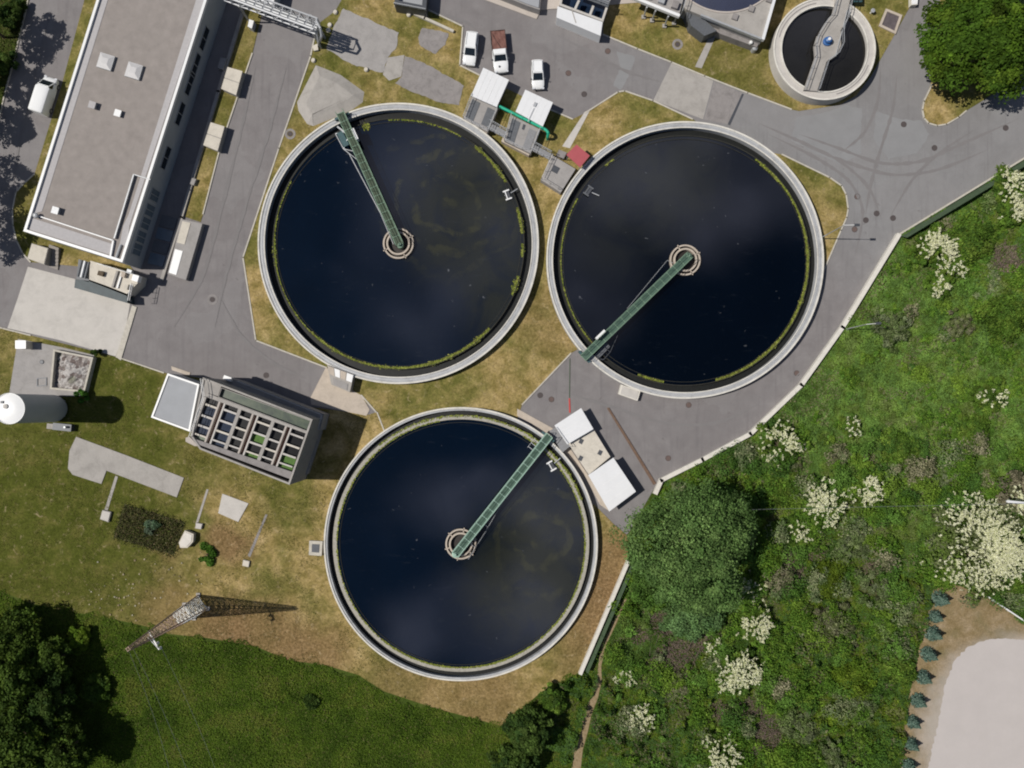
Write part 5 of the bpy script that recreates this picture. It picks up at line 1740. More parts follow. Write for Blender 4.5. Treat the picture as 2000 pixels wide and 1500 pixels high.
def cable(label, a, b, sag, r=.014):
    m = MB()
    n = 18
    pts = []
    for i in range(n + 1):
        u = i / n
        p = Vector(a).lerp(Vector(b), u)
        p.z -= sag * 4 * u * (1 - u)
        pts.append(p)
    m.path(pts, r, 5)
    m.build('power_cable', 'wire', label=label, cat='cable', group='power cables')


top = Vector((base.x, base.y, hP))
cable('power cable from the pylon top running down the left over the meadow', top, P(360, 1640, 15), 1.2)
cable('middle power cable from the pylon over the meadow', corner(1, hP - .3) + Vector((.6, 0, 0)), P(410, 1640, 15), 1.0)
cable('power cable from the pylon crossarm over the meadow', ctr + dr * 1.85 - Vector((0, 0, .6)), P(470, 1640, 11), .9)
cable('single thin cable stretched across the bushes toward the pale blossom tree', P(1440, 996, 6.5), P(2080, 982, 8), .2, .02)

# rail by the sand yard and the steel arm among the blossom
m = MB()
a, b = P(1918, 1158, 1.0), P(2060, 1252, 1.0)
t = thing('white_rail', 'white rail running along the soil beside the pale sand yard', 'rail', (a.x, a.y, 0))
MB().bar(a, b, .16, .1).build('rail', 'white', t)
for i in range(6):
    e = a.lerp(b, i / 5)
    MB().tube((e.x, e.y, 0), (e.x, e.y, .95), .05).build('post', 'white', t)
a, b = P(1966, 979, 7), P(2075, 990, 7)
t = thing('utility_pole', 'pale steel utility pole arm above the big pale blossom tree', 'utility pole', (b.x, b.y, 0))
MB().tube((b.x - 1, b.y, 0), (b.x - 1, b.y, 7.4), .14, n=10).build('pole', 'galv', t)
MB().bar(a, b, .28, .2).build('crossarm', 'sheet', t)


# ================================================================== vegetation
def shell_points(n, c, rad, up=.35, loose=1.05):
    """leaf places near the skin of a clump, thicker on its upper side"""
    d = RNG.normal(0, 1, (n, 3))
    d /= np.linalg.norm(d, axis=1, keepdims=True)
    d[:, 2] = np.where(d[:, 2] < -.35, -d[:, 2], d[:, 2])
    r = RNG.uniform(.45, loose, (n, 1)) ** .7
    p = np.array(c) + d * r * np.array(rad)
    nrm = d * .7 + np.array([0, 0, up]) + RNG.normal(0, .45, (n, 3))
    return p, nrm


def crown_points(cx, cy, z0, R, H, nclump, per, cr=(.22, .36), flat=.75, lobes=1., loose=1.15):
    """clumps spread over a lumpy dome; returns positions, normals and clump ids"""
    P_, N_, I_ = [], [], []
    lob = RNG.uniform(0, 2 * math.pi, 3)
    for k in range(nclump):
        u = math.sqrt(RNG.random())
        a = RNG.random() * 2 * math.pi
        edge = R * (.84 + lobes * (.07 * math.sin(3 * a + lob[0]) + .05 * math.sin(5 * a + lob[1]) + .03 * math.sin(11 * a + lob[2])))
        r = u * edge
        zz = z0 + H * (.25 + .72 * math.sqrt(max(0, 1 - (u * .97) ** 2))) * RNG.uniform(.82, 1.04)
        s = R * RNG.uniform(*cr)
        p, q = shell_points(per, (cx + r * math.cos(a), cy + r * math.sin(a), zz - s * .5), (s, s, s * flat), loose=loose)
        P_.append(p)
        N_.append(q)
        I_.append(np.full(per, k))
    return np.concatenate(P_), np.concatenate(N_), np.concatenate(I_)


def crown_cols(base, ids, jit=.18, cj=.24):
    k = ids.max() + 1
    cb = np.array(base)[RNG.integers(0, len(base), k)] * (1 + RNG.normal(0, cj, (k, 1)))
    c = cb[ids] * (1 + RNG.normal(0, jit, (len(ids), 1)))
    return np.clip(c, .003, 1)


def trunk(t, x, y, h, r, R, limbs=6, mat='bark'):
    m = MB()
    m.tube((x, y, 0), (x + .1, y, h * .55), r, r * .7, 10)
    m.tube((x + .1, y, h * .55), (x, y + .1, h * .85), r * .7, r * .3, 8)
    m.build('trunk', mat, t)
    m = MB()
    for k in range(limbs):
        a = 2 * math.pi * (k + random.random() * .6) / limbs
        z = h * random.uniform(.35, .6)
        q = Vector((x + math.cos(a) * R * .6, y + math.sin(a) * R * .6, z + h * random.uniform(.15, .3)))
        m.tube((x, y, z), q, r * .42, r * .12, 6)
    m.build('limb', mat, t)


GREEN_D = [(.038, .068, .013), (.028, .055, .012), (.05, .085, .016), (.06, .095, .02)]
GREEN_K = [(.055, .092, .014), (.042, .074, .012), (.068, .108, .017)]
GREEN_M = [(.06, .11, .014), (.045, .09, .012), (.085, .135, .02), (.055, .10, .02)]
GREEN_BLUE = [(.028, .062, .032), (.04, .08, .036), (.05, .095, .045), (.035, .072, .026)]
GREEN_Y = [(.105, .165, .014), (.085, .145, .013), (.125, .18, .02)]
PALE = [(.13, .155, .08), (.17, .185, .10), (.10, .13, .06), (.21, .21, .13)]
DUN = [(.15, .135, .085), (.20, .18, .12), (.11, .11, .06), (.24, .21, .15)]
SLOPE = [(.085, .15, .02), (.07, .13, .016), (.11, .165, .025), (.06, .115, .018)]
BLOOM = [(.60, .60, .40), (.76, .75, .58), (.44, .46, .24), (.68, .67, .46)]


def tree(name, label, px, py, R, H, z0, nclump, per, leaf, cols, cat='tree', group=None, hshift=None, cr=(.22, .36), lobes=1.5, bloom=None, loose=1.2):
    """px,py: where the crown middle is seen; R crown radius in metres; H crown height above z0"""
    zc = hshift if hshift is not None else z0 + H * .55
    c = P(px, py, zc)
    t = thing(name, label, cat, (c.x, c.y, 0), group)
    p, n, i = crown_points(c.x, c.y, z0, R, H, nclump, per, cr, lobes=lobes, loose=loose)
    leaf_mesh('crown', p, n, RNG.uniform(leaf * .6, leaf * 1.3, len(p)), crown_cols(cols, i), t)
    if bloom:
        k, bn, bs, spread = bloom
        PP, NN = [], []
        nb = max(4, int(4 + R * 2.2)) if R < 5 else 26
        bough = [(RNG.random() * 6.28, RNG.uniform(.15, .75) * spread, RNG.uniform(.22, .42)) for _ in range(nb)]
        for b in range(k):
            ba, bu, bw = bough[int(RNG.integers(0, nb))]
            ox = math.cos(ba) * bu + RNG.normal() * bw * .62
            oy = math.sin(ba) * bu + RNG.normal() * bw * .62
            u = math.hypot(ox, oy)
            if u > 1.12:
                continue
            z = z0 + H * (.34 + .72 * math.sqrt(max(0, 1 - min(1, u) ** 2)))
            st = np.array([c.x + ox * R, c.y + oy * R, z + .08])
            oa = math.atan2(oy, ox) + RNG.normal() * .55
            d = np.array([math.cos(oa), math.sin(oa), .3])
            ln = RNG.uniform(.15, .62) * RNG.uniform(.6, 1.25)
            m_ = max(4, int(bn * RNG.uniform(.4, 1.2)))
            q = st + np.outer(RNG.random(m_), d * ln) + RNG.normal(0, .065, (m_, 3))
            PP.append(q)
            NN.append(np.tile([0, 0, 1.], (m_, 1)) + RNG.normal(0, .5, (m_, 3)))
        PP, NN = np.concatenate(PP), np.concatenate(NN)
        leaf_mesh('blossom', PP, NN, RNG.uniform(bs * .6, bs * 1.2, len(PP)), palette(BLOOM, len(PP), .10), t)
    trunk(t, c.x, c.y, z0 + H * .7, max(.05, R * .05), R, 5 if R < 3 else 8)
    return t


# --- the named trees
tree('round_tree', 'big round leafy green tree on the grass island by the road fork', 1920, 72, 7.6, 7.0, 1.6, 170, 190, .23, [(.058, .108, .010), (.042, .084, .009), (.078, .128, .013), (.05, .097, .011)], cr=(.11, .2), lobes=1.1)
tree('blue_tree', 'bluish green tree behind the big round tree, cut by the corner', 1992, -6, 3.4, 6.0, 1.6, 34, 200, .2, GREEN_BLUE)
tree('boundary_tree', 'big dark bluish green tree overhanging the white boundary wall', 1352, 1072, 8.6, 7.5, 4.2, 330, 130, .15, [(.09, .160, .045), (.112, .188, .055), (.135, .215, .064), (.072, .132, .034)], cr=(.06, .16), lobes=1.6, loose=1.4)
tree('boundary_tree', 'smaller bluish tree below the big dark boundary tree', 1352, 1196, 4.0, 3.4, .6, 120, 100, .15, [(.085, .158, .055), (.105, .182, .065), (.09, .16, .05)], cr=(.12, .22), lobes=2)
tree('boundary_tree', 'rounded dark green bush on the left side of the big dark boundary tree', 1286, 1122, 4.2, 3.6, .5, 120, 100, .15, [(.065, .13, .022), (.08, .145, .03), (.055, .11, .02)], cr=(.12, .22), lobes=2)
DL = 'trees and bushes of the lower meadow'
for x, y, R, H, z0, cols, lab in (
        (6, 1254, 4.4, 5.0, 1.8, GREEN_K, 'dark tree highest on the left edge of the lower meadow'),
        (95, 1296, 3.0, 4.0, 1.6, GREEN_K, 'dark tree just right of the highest left edge tree'),
        (12, 1335, 4.0, 6.0, 3.2, GREEN_K, 'dark tree halfway down the left edge of the lower meadow'),
        (82, 1376, 3.8, 5.0, 2.2, GREEN_D, 'broad dark tree below the middle of the left edge'),
        (22, 1455, 4.6, 6.5, 3.6, GREEN_K, 'dark tree at the lower left corner'),
        (120, 1472, 3.6, 5.0, 2.4, GREEN_K, 'dark spreading tree right of the lower left corner tree'),
        (150, 1250, 1.7, 1.8, .3, GREEN_Y, 'yellow green bush right of the dark upper left trees'),
        (185, 1345, 1.9, 1.6, .3, GREEN_M, 'mid green bush in the shade right of the dark trees'),
        (1035, 1428, 3.2, 4.2, 1.0, GREEN_D, 'dark bushy tree beside the earth path at the bottom'),
        (1005, 1498, 3.4, 3.6, .6, GREEN_D, 'green bushy tree cut by the bottom edge left of the earth path'),
        (1078, 1372, 2.0, 2.0, .4, GREEN_M, 'small leafy bush at the end of the straight white wall'),
        (608, 1372, 1.0, .7, .1, GREEN_D, 'small dark shrub alone in the lower meadow')):
    tree('meadow_tree', lab, x, y, R, H, z0, int(40 + R * 14), 110, .19, cols, group=DL, cr=(.13, .25))
for x, y, R, H, z0, lab in ((-62, 22, 3.6, 5.0, 4.2, 'leafy tree at the top of the west verge'), (-104, 120, 3.4, 4.8, 4.4, 'second leafy tree along the west verge'), (-104, 215, 3.0, 4.5, 3.6, 'slim leafy tree on the verge just above the van'),
                        (-140, 320, 3.9, 5.2, 4.4, 'leafy tree on the verge shading the van'), (-134, 430, 4.0, 5.4, 4.2, 'lowest leafy tree on the west verge')):
    tree('verge_tree', lab, x, y, R, H, z0, 46, 90, .2, GREEN_D, group='trees on the west verge', cr=(.16, .26))
for x, y, R, lab in ((18, 28, 1.7, 'dark bush at the top left corner'), (8, 120, 1.5, 'dark green bush on the verge beside the tree shadow'), (35, 12, 1.0, 'small weedy bush against the far west kerb')):
    tree('verge_bush', lab, x, y, R, 1.6, .1, 18, 150, .16, GREEN_D, 'bush', 'bushes on the west verge')

# --- blossoming shrubs of the east slope
for x, y, R, k, bn, lab in (
        (1824, 486, 3.0, 120, 20, 'white flowering shrub nearest the bend of the boundary wall'),
        (1856, 520, 2.2, 34, 16, 'thinly flowering shrub just below the shrub at the wall bend'),
        (1832, 556, 1.8, 36, 16, 'small white flowering shrub lowest of the three near the wall bend'),
        (1978, 368, 3.0, 100, 20, 'white flowering shrub by the green mesh fence'),
        (1978, 412, 2.2, 60, 18, 'white flowering shrub right under the one by the fence'),
        (1522, 868, 3.0, 90, 18, 'white flowering shrub nearest the long white wall curve'),
        (1605, 985, 3.4, 130, 22, 'bright white flowering shrub beside the thin cable'),
        (1690, 952, 2.4, 70, 22, 'bright white flowering shrub with upright sprays right of the cable shrub'),
        (1560, 1035, 2.2, 30, 16, 'sparse flowering shrub at the foot of the dark boundary tree shade'),
        (1470, 1150, 2.0, 40, 18, 'white flowering shrub touching the dark boundary tree'),
        (1474, 1222, 2.6, 76, 20, 'white flowering shrub just below the boundary tree'),
        (1440, 1312, 3.2, 150, 22, 'dense white flowering shrub above the brown bare patch'),
        (1252, 1405, 2.2, 60, 18, 'white flowering shrub beside the earth path'),
        (1225, 1320, 1.5, 16, 14, 'small sparse flowering shrub near the straight white wall'),
        (1400, 1475, 3.2, 90, 20, 'white flowering shrub cut by the bottom edge'),
        (1395, 1262, 1.3, 18, 14, 'tiny flowering shrub over the bare twigs'),
        (1930, 775, 2.6, 26, 12, 'faintly flowering shrub alone in the upper right slope'),
        (1660, 832, 1.5, 16, 12, 'faintly flowering low shrub between the wall curve and the right edge')):
    tree('flowering_shrub', lab, x, y, R, R * .8, .1, int(20 + R * 16), 70, .15, SLOPE, 'shrub', 'white flowering shrubs on the slope', bloom=(int(k * 1.3), bn, .10, 1.), cr=(.12, .24), lobes=2.4)
tree('blossom_tree', 'big pale cream blossom tree at the head of the brown soil', 1908, 1072, 6.4, 4.0, .8, 120, 70, .17, [(.12, .155, .05), (.10, .15, .03), (.15, .17, .08)], 'tree', None, cr=(.12, .22), lobes=2, bloom=(1150, 17, .095, 1.14))
tree('blossom_tree', 'pale blossom sprays beside the utility pole at the right edge', 1985, 965, 2.6, 3.2, .8, 24, 110, .16, DUN, 'tree', None, bloom=(70, 18, .12, 1.0))
for x, y, R, cols, lab in ((1618, 1222, 3.6, DUN, 'dull straw coloured shrub in the middle of the lower slope'), (1650, 1255, 2.0, DUN, 'dull straw coloured shrub touching the larger straw shrub'), (1712, 1148, 3.2, PALE, 'pale grey green shrub left of the big blossom tree'),
                          (1682, 1378, 3.0, PALE, 'pale grey green shrub near the brown soil edge'), (1872, 632, 2.2, DUN, 'faded straw shrub on the upper right slope'), (1745, 640, 3.0, PALE, 'pale green shrub spread below the lamp post'),
                          (1668, 1062, 2.6, PALE, 'grey green shrub under the bright flowering pair'), (1545, 905, 1.8, DUN, 'grey brown shrub under the wall curve flowering shrub'), (1560, 1430, 3.0, PALE, 'pale shrub at the bottom beside the brown bare patch'),
                          (1325, 1345, 1.9, DUN, 'spiky straw coloured shrub beside the bare twigs'), (1845, 925, 2.2, PALE, 'pale shrub above the big blossom tree'), (1620, 1480, 2.6, PALE, 'pale shrub cut by the bottom edge right of the middle')):
    tree('dull_shrub', lab, x, y, R * .95, R * .6, .1, int(16 + R * 14), 55, .12, [tuple(.55 * p + .45 * q for p, q in zip(k_, SLOPE[i_ % len(SLOPE)])) for i_, k_ in enumerate(cols)] + cols[:1], 'shrub', 'pale flowerless shrubs on the slope', cr=(.10, .22), lobes=2.6)
for x, y, R, cols, lab in ((1672, 1332, 2.9, GREEN_Y, 'round yellow green bush near the pale grey green shrub'), (1620, 1130, 2.6, [(.075, .11, .01), (.06, .095, .01)], 'round olive green bush in the middle slope'), (1640, 1405, 1.8, GREEN_Y, 'small yellow green bush in the lower slope'),
                          (1730, 1470, 2.0, SLOPE, 'bright green bush beside the soil at the bottom'), (1752, 1300, 2.6, SLOPE, 'bluish green bush against the soil edge'), (1530, 950, 2.4, SLOPE[1:], 'leafy bush just above the shade of the dark boundary tree'),
                          (1930, 1200, .01, GREEN_M, '') , (1960, 620, 3.2, SLOPE, 'leafy green bush at the right edge of the upper slope'), (1900, 470, 3.0, SLOPE, 'leafy green bush below the fence shrubs'),
                          (1980, 1120, 3.2, SLOPE, 'leafy green bush right of the big blossom tree'), (1760, 880, 2.6, SLOPE, 'full leafy green bush in the middle of the upper slope'), (1900, 840, 2.4, SLOPE, 'mid green bush near the right edge of the slope')):
    if lab:
        tree('green_bush', lab, x, y, R, R * .65, .1, int(22 + R * 14), 80, .15, cols, 'bush', 'green bushes on the slope')
bq = XY([(244, 984), (362, 1020), (340, 1084), (222, 1050)])
t = thing('planting_bed', 'dark overgrown rectangular bed beside the cream tub', 'planting bed', (*centroid(bq).to_2d(), 0))
MB().prism(bq, 0, .075).build('soil', plain('dark_bed_soil', (.055, .050, .020), .4, 2, .95), t)
n = 5200
uv = RNG.random((n, 2))
bp = np.array([list(qlerp(bq, a_, b_)) for a_, b_ in uv]) + RNG.normal(0, .28, (n, 2))
leaf_mesh('foliage', np.column_stack([bp, .08 + .55 * RNG.random(n) ** 1.5]), RNG.normal(0, .6, (n, 3)) + np.array([0, 0, .7]), RNG.uniform(.05, .14, n), palette([(.055, .07, .016), (.07, .085, .02), (.045, .05, .015), (.10, .10, .036), (.12, .095, .045)], n), t)
tree('pit_bush', 'pale bluish shrub in the middle of the dark overgrown bed', 297, 1031, 1.25, .9, .15, 16, 60, .10, [(.10, .16, .09), (.15, .20, .13), (.06, .10, .05)], 'bush', lobes=2.5)
tree('low_bush', 'small bright green bush right of the cream tub', 403, 1084, 1.5, .7, .05, 12, 150, .13, [(.05, .12, .012), (.07, .15, .02)], 'bush')
tree('low_bush', 'green bush squeezed between the silo and the rubble basin', 158, 770, 1.0, 1.3, .1, 10, 120, .13, [(.04, .12, .012), (.06, .15, .02)], 'bush')
tree('low_bush', 'dark small bush at the apron corner by the rubble basin', 186, 688, .8, 1.2, .1, 8, 110, .12, GREEN_D, 'bush')
# young conifers in a row
for k, (x, y, s) in enumerate(((1838, 1172, 1.15), (1829, 1207, .95), (1825, 1240, 1.1), (1816, 1280, 1.1), (1806, 1325, 1.05), (1796, 1370, 1.05), (1786, 1412, .95), (1783, 1455, .95), (1779, 1496, .95))):
    p = P(x - 6, y - 4, 0)
    word = ('first, nearest the big blossom tree', 'second from the blossom tree', 'third from the blossom tree', 'fourth from the blossom tree', 'middle one of the nine', 'fourth from the bottom edge', 'third from the bottom edge', 'second from the bottom edge', 'cut by the bottom edge')[k]
    t = thing('young_conifer', 'young blue green conifer in the row along the soil, ' + word, 'conifer', (p.x, p.y, 0), 'row of young conifers')
    n = 1500
    z = RNG.random(n) ** 1.4
    a = RNG.random(n) * 2 * math.pi
    lay = .75 + .25 * np.sin(z * 34)
    r = (1 - z) * 1.02 * s * np.sqrt(RNG.uniform(.25, 1.05, n)) * lay
    pos = np.stack([p.x + r * np.cos(a), p.y + r * np.sin(a), .15 + z * 2.3 * s], 1)
    nr = np.stack([np.cos(a) * .6, np.sin(a) * .6, np.full(n, .8)], 1) + RNG.normal(0, .4, (n, 3))
    leaf_mesh('crown', pos, nr, RNG.uniform(.07, .15, n), palette([(.08, .14, .11), (.115, .18, .14), (.055, .10, .078), (.155, .22, .175)], n), t)
    MB().tube((p.x, p.y, 0), (p.x, p.y, 2.0 * s), .06, .02, 8).build('trunk', 'bark', t)


# --- ground cover
def vnoise(x, y, s, seed):
    r = np.random.default_rng(seed)
    g = r.random((256, 256))
    u, v = x / s + 100, y / s + 100
    i, j = np.floor(u).astype(int), np.floor(v).astype(int)
    f, h = u - i, v - j
    f, h = f * f * (3 - 2 * f), h * h * (3 - 2 * h)
    i %= 256
    j %= 256
    i2, j2 = (i + 1) % 256, (j + 1) % 256
    return (g[i, j] * (1 - f) + g[i2, j] * f) * (1 - h) + (g[i, j2] * (1 - f) + g[i2, j2] * f) * h


def fbm(x, y, s, seed):
    return (vnoise(x, y, s, seed) + .5 * vnoise(x, y, s / 2, seed + 1) + .25 * vnoise(x, y, s / 4, seed + 2)) / 1.75


def inside(px, py, poly):
    r = np.zeros(len(px), bool)
    n = len(poly)
    for i in range(n):
        x0, y0 = poly[i - 1]
        x1, y1 = poly[i]
        if y0 == y1:
            continue
        c = ((y0 > py) != (y1 > py)) & (px < (x1 - x0) * (py - y0) / (y1 - y0) + x0)
        r ^= c
    return r


def pix(x, y):
    return x * FPX / HC + CX, CY - y * FPX / HC


def scatter(n, x0, x1, y0, y1, keep, avoid=()):
    px = RNG.uniform(x0, x1, n)
    py = RNG.uniform(y0, y1, n)
    k = inside(px, py, keep)
    for a in avoid:
        k &= ~inside(px, py, a)
    px, py = px[k], py[k]
    s = HC / FPX
    return (px - CX) * s, (CY - py) * s, px, py


def soft(px, py, x, y, r):
    return np.clip(1.6 - np.hypot(px - x, py - y) / r, 0, 1)


TP = trail_poly()
# tall growth of the east slope
x, y, px, py = scatter(620000, 1000, 2090, 250, 1580, MEADOW, (SOIL, SAND, TP))
low = np.clip((py - 880) / 260, 0, 1)
hh = np.clip((fbm(x, y, 4.0, 3) - .34) * 2.6, .05, 1.) * np.clip(vnoise(x, y, 1.15, 9) * 1.9 - .35, .05, 1.3) * (.75 + .75 * low)
bare = np.zeros(len(x))
for (bx, by, br) in ((1320, 1285, 46), (1365, 1250, 30), (1290, 1305, 30), (1300, 1215, 34), (1250, 1240, 22), (1470, 1395, 36), (1500, 1440, 40), (1540, 1110, 34), (1590, 1080, 20), (1965, 505, 34), (1700, 1110, 22), (1400, 1390, 30), (1690, 905, 28), (1830, 1000, 20), (1985, 520, 20), (1600, 1320, 18)):
    bare = np.maximum(bare, soft(px, py, bx, by, br * .62))
bare = np.clip(bare * 1.5 * (.4 + fbm(x, y, 1.2, 31)), 0, 1)
hh *= (1 - .85 * bare)
keep = RNG.random(len(x)) > bare * .35
x, y, px, py, hh, bare = (a[keep] for a in (x, y, px, py, hh, bare))
n = len(x)
low = np.clip((py - 880) / 260, 0, 1)
z = .03 + hh * RNG.uniform(.55, 1., n)
pal = np.array([(.07, .14, .018), (.095, .17, .02), (.13, .185, .02), (.05, .10, .016), (.16, .18, .06), (.08, .15, .04)])
sel = (fbm(x, y, 2.6, 21) * .6 + vnoise(x, y, .8, 23) * .4) * 1.7 - .35 + RNG.normal(0, .10, n)
order = np.array([3, 0, 5, 1, 2, 4])
col = pal[order[np.clip((sel * 6).astype(int), 0, 5)]].copy()
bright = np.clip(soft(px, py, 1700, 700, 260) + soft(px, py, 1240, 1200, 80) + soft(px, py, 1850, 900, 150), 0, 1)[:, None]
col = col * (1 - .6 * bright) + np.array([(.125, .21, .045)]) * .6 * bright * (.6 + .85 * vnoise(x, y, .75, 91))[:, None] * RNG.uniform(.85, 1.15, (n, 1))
brown = np.array([(.17, .13, .10)]) * RNG.uniform(.6, 1.5, (n, 1))
tw = (RNG.random(n) < bare * .85)[:, None]
col = np.where(tw, brown, col)
st = ((fbm(x, y, 2.0, 77) > .60) & (RNG.random(n) < .30))[:, None]
col = np.where(st, np.array([(.17, .17, .085)]) * RNG.uniform(.6, 1.3, (n, 1)), col)
col *= (1 + RNG.normal(0, .13, (n, 1)))
col *= (.66 + .68 * (vnoise(x, y, 1.3, 55) * .6 + vnoise(x, y, .5, 57) * .4))[:, None]
col *= (1 - .24 * low)[:, None]
nr = RNG.normal(0, .45, (n, 3)) + np.array([0, 0, 1.])
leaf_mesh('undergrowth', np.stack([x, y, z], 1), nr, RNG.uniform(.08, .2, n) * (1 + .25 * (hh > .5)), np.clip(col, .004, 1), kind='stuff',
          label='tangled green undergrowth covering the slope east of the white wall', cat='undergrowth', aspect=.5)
# the thicket: low crowns grown into one another over the slope
PP, NN, SS, CC = [], [], [], []
nd = 0
fam = [SLOPE, SLOPE, [(.10, .175, .035), (.085, .155, .03)], [(.13, .19, .03), (.11, .17, .022)], PALE, [(.06, .115, .02), (.05, .10, .022)], [(.14, .165, .075), (.11, .15, .05)], DUN]
fw = np.array([.24, .2, .17, .11, .08, .12, .05, .03])
while nd < 620:
    qx, qy = RNG.uniform(1150, 2060), RNG.uniform(330, 1560)
    q1 = np.array([qx]), np.array([qy])
    if not inside(*q1, MEADOW)[0] or inside(*q1, SOIL)[0] or inside(*q1, SAND)[0] or inside(*q1, TP)[0]:
        continue
    if not (inside(*(np.array([qx - 16]), np.array([qy - 12])), MEADOW)[0]) or (qx < 1260 and abs(qx - 1170) < 26) or (qx > 1700 and inside(*(np.array([qx + 26]), np.array([qy])), SOIL)[0]):
        continue
    up = qy < 860
    if up and RNG.random() < .45:
        continue
    if max(soft(q1[0], q1[1], *g)[0] for g in ((1320, 1285, 30), (1370, 1250, 18), (1500, 1425, 30), (1540, 1110, 22), (1965, 510, 22))) > .6:
        continue
    r_ = RNG.uniform(.6, 1.5) if up else RNG.uniform(.7, 2.1)
    h_ = r_ * (RNG.uniform(.3, .55) if up else RNG.uniform(.5, 1.05))
    p0 = P(qx, qy, h_ * .5)
    k_ = fam[int(RNG.choice(len(fam), p=fw))]
    nc = int(5 + r_ * r_ * 7)
    pp, qq, ii = crown_points(p0.x, p0.y, .05, r_, h_ * 1.4, nc, 26, (.22, .42), .7, 1.8, 1.35)
    cc = crown_cols(k_, ii, .15, .17) * np.array([1.16, 1.24, 1.1]) * (1.04 if up else 1.)
    PP.append(pp)
    NN.append(qq)
    SS.append(RNG.uniform(.08, .17, len(pp)))
    CC.append(cc)
    nd += 1
leaf_mesh('thicket', np.concatenate(PP), np.concatenate(NN), np.concatenate(SS), np.concatenate(CC), kind='stuff', label='low leafy crowns grown together over the slope', cat='undergrowth', aspect=.55)
# twigs lying in the bare patches
m = MB()
for (bx, by, br) in ((1320, 1285, 46), (1365, 1250, 30), (1290, 1305, 34), (1300, 1215, 30), (1470, 1395, 36), (1500, 1440, 40), (1540, 1110, 30), (1965, 505, 30)):
    for _ in range(int(br * 3)):
        a = random.random() * 6.28
        r = br * math.sqrt(random.random())
        p = P(bx + r * math.cos(a), by + r * math.sin(a), .1 + .4 * random.random())
        b = random.random() * 6.28
        q = p + Vector((math.cos(b), math.sin(b), random.uniform(-.1, .35))) * random.uniform(.5, 1.6)
        m.tube(p, q, .025, .012, 4, False)
m.build('twigs', plain('dead_twigs', (.17, .125, .105), .3, 3, .9), kind='stuff', label='dead brown twigs lying in the bare patches of the slope', cat='twigs')
# meadow of the lower left
x, y, px, py = scatter(340000, -90, 1130, 1110, 1580, [(a_, b_ - 9) for a_, b_ in MEADOW], (TP,))
wob = (vnoise(x, y, 1.2, 71) - .5) * 26 + (vnoise(x, y, .4, 72) - .5) * 12
k = inside(px, py + wob, MEADOW)
x, y, px, py = x[k], y[k], px[k], py[k]
n = len(x)
hh = .10 + .45 * np.clip(fbm(x, y, 4, 5) - .35, 0, 1) * vnoise(x, y, 1.1, 6) * 2
z = .03 + hh * RNG.random(n)
pal = np.array([(.045, .082, .008), (.070, .118, .011), (.092, .144, .015), (.125, .152, .024)])
sel = (fbm(x, y, 4.5, 41) * .65 + vnoise(x, y, 1.1, 43) * .35) * 1.7 - .35 + RNG.normal(0, .11, n)
col = pal[np.clip((sel * 4).astype(int), 0, 3)] * (1 + RNG.normal(0, .2, (n, 1)))
col = np.where((RNG.random(n) < .04)[:, None], np.array([(.14, .13, .05)]), col)
leaf_mesh('tall_grass', np.stack([x, y, z], 1), RNG.normal(0, .5, (n, 3)) + np.array([0, 0, 1.]), RNG.uniform(.06, .16, n), np.clip(col, .004, 1), kind='stuff',
          label='dark green tall grass filling the lower left meadow', cat='grass', aspect=.4)
# verge weeds
x, y, px, py = scatter(40000, -90, 62, -60, 420, VERGE)
n = len(x)
z = LZ + .35 * RNG.random(n) * vnoise(x, y, 1.5, 8)
leaf_mesh('weeds', np.stack([x, y, z], 1), RNG.normal(0, .5, (n, 3)) + np.array([0, 0, 1.]), RNG.uniform(.06, .16, n), palette([(.05, .075, .012), (.075, .09, .02), (.12, .11, .045), (.035, .055, .01)], n), kind='stuff',
          label='patchy weeds on the far west verge', cat='weeds', aspect=.4)
# tufts and daisies on the mown lawn
x, y, px, py = scatter(90000, -60, 760, 640, 1320, LAWN_SW)
sel = fbm(x, y, 2.2, 61)
k = (sel > .5) & (np.hypot(px - 900, py - 1062) > 275) & ~inside(px, py, [(285, 720), (640, 735), (640, 960), (285, 850)])
for q in ([(150, 853), (250, 890), (360, 933), (346, 971), (209, 919), (199, 945), (143, 927), (134, 915), (137, 880)], [(435, 964), (486, 983), (466, 1019), (427, 1002)], [(30, 660), (190, 690), (170, 840), (15, 840)]):
    k &= ~inside(px, py, q)
x, y, sel = x[k], y[k], sel[k]
n = len(x)
leaf_mesh('grass_tufts', np.stack([x, y, LZ + .01 + .07 * RNG.random(n)], 1), RNG.normal(0, .5, (n, 3)) + np.array([0, 0, 1.]), RNG.uniform(.04, .10, n), palette([(.085, .09, .018), (.12, .115, .03), (.17, .14, .05), (.065, .075, .014)], n), kind='stuff',
          label='short uneven tufts on the south west lawn', cat='grass', aspect=.35)
n = 60
px = np.concatenate([RNG.normal(235, 45, n), RNG.normal(330, 60, 40)])
py = np.concatenate([RNG.normal(1165, 25, n), RNG.normal(1110, 40, 40)])
k = inside(px, py, LAWN_SW)
s = HC / FPX
pos = np.stack([(px[k] - CX) * s, (CY - py[k]) * s, np.full(k.sum(), LZ + .12)], 1)
leaf_mesh('daisies', pos, np.tile([0, 0, 1.], (len(pos), 1)), RNG.uniform(.06, .19, len(pos)) * RNG.uniform(.5, 1, len(pos)), palette([(.36, .31, .21), (.28, .22, .13), (.42, .39, .30)], len(pos)), kind='stuff',
          label='pale flower heads dotted over the lawn above the pylon', cat='flowers', aspect=.9)

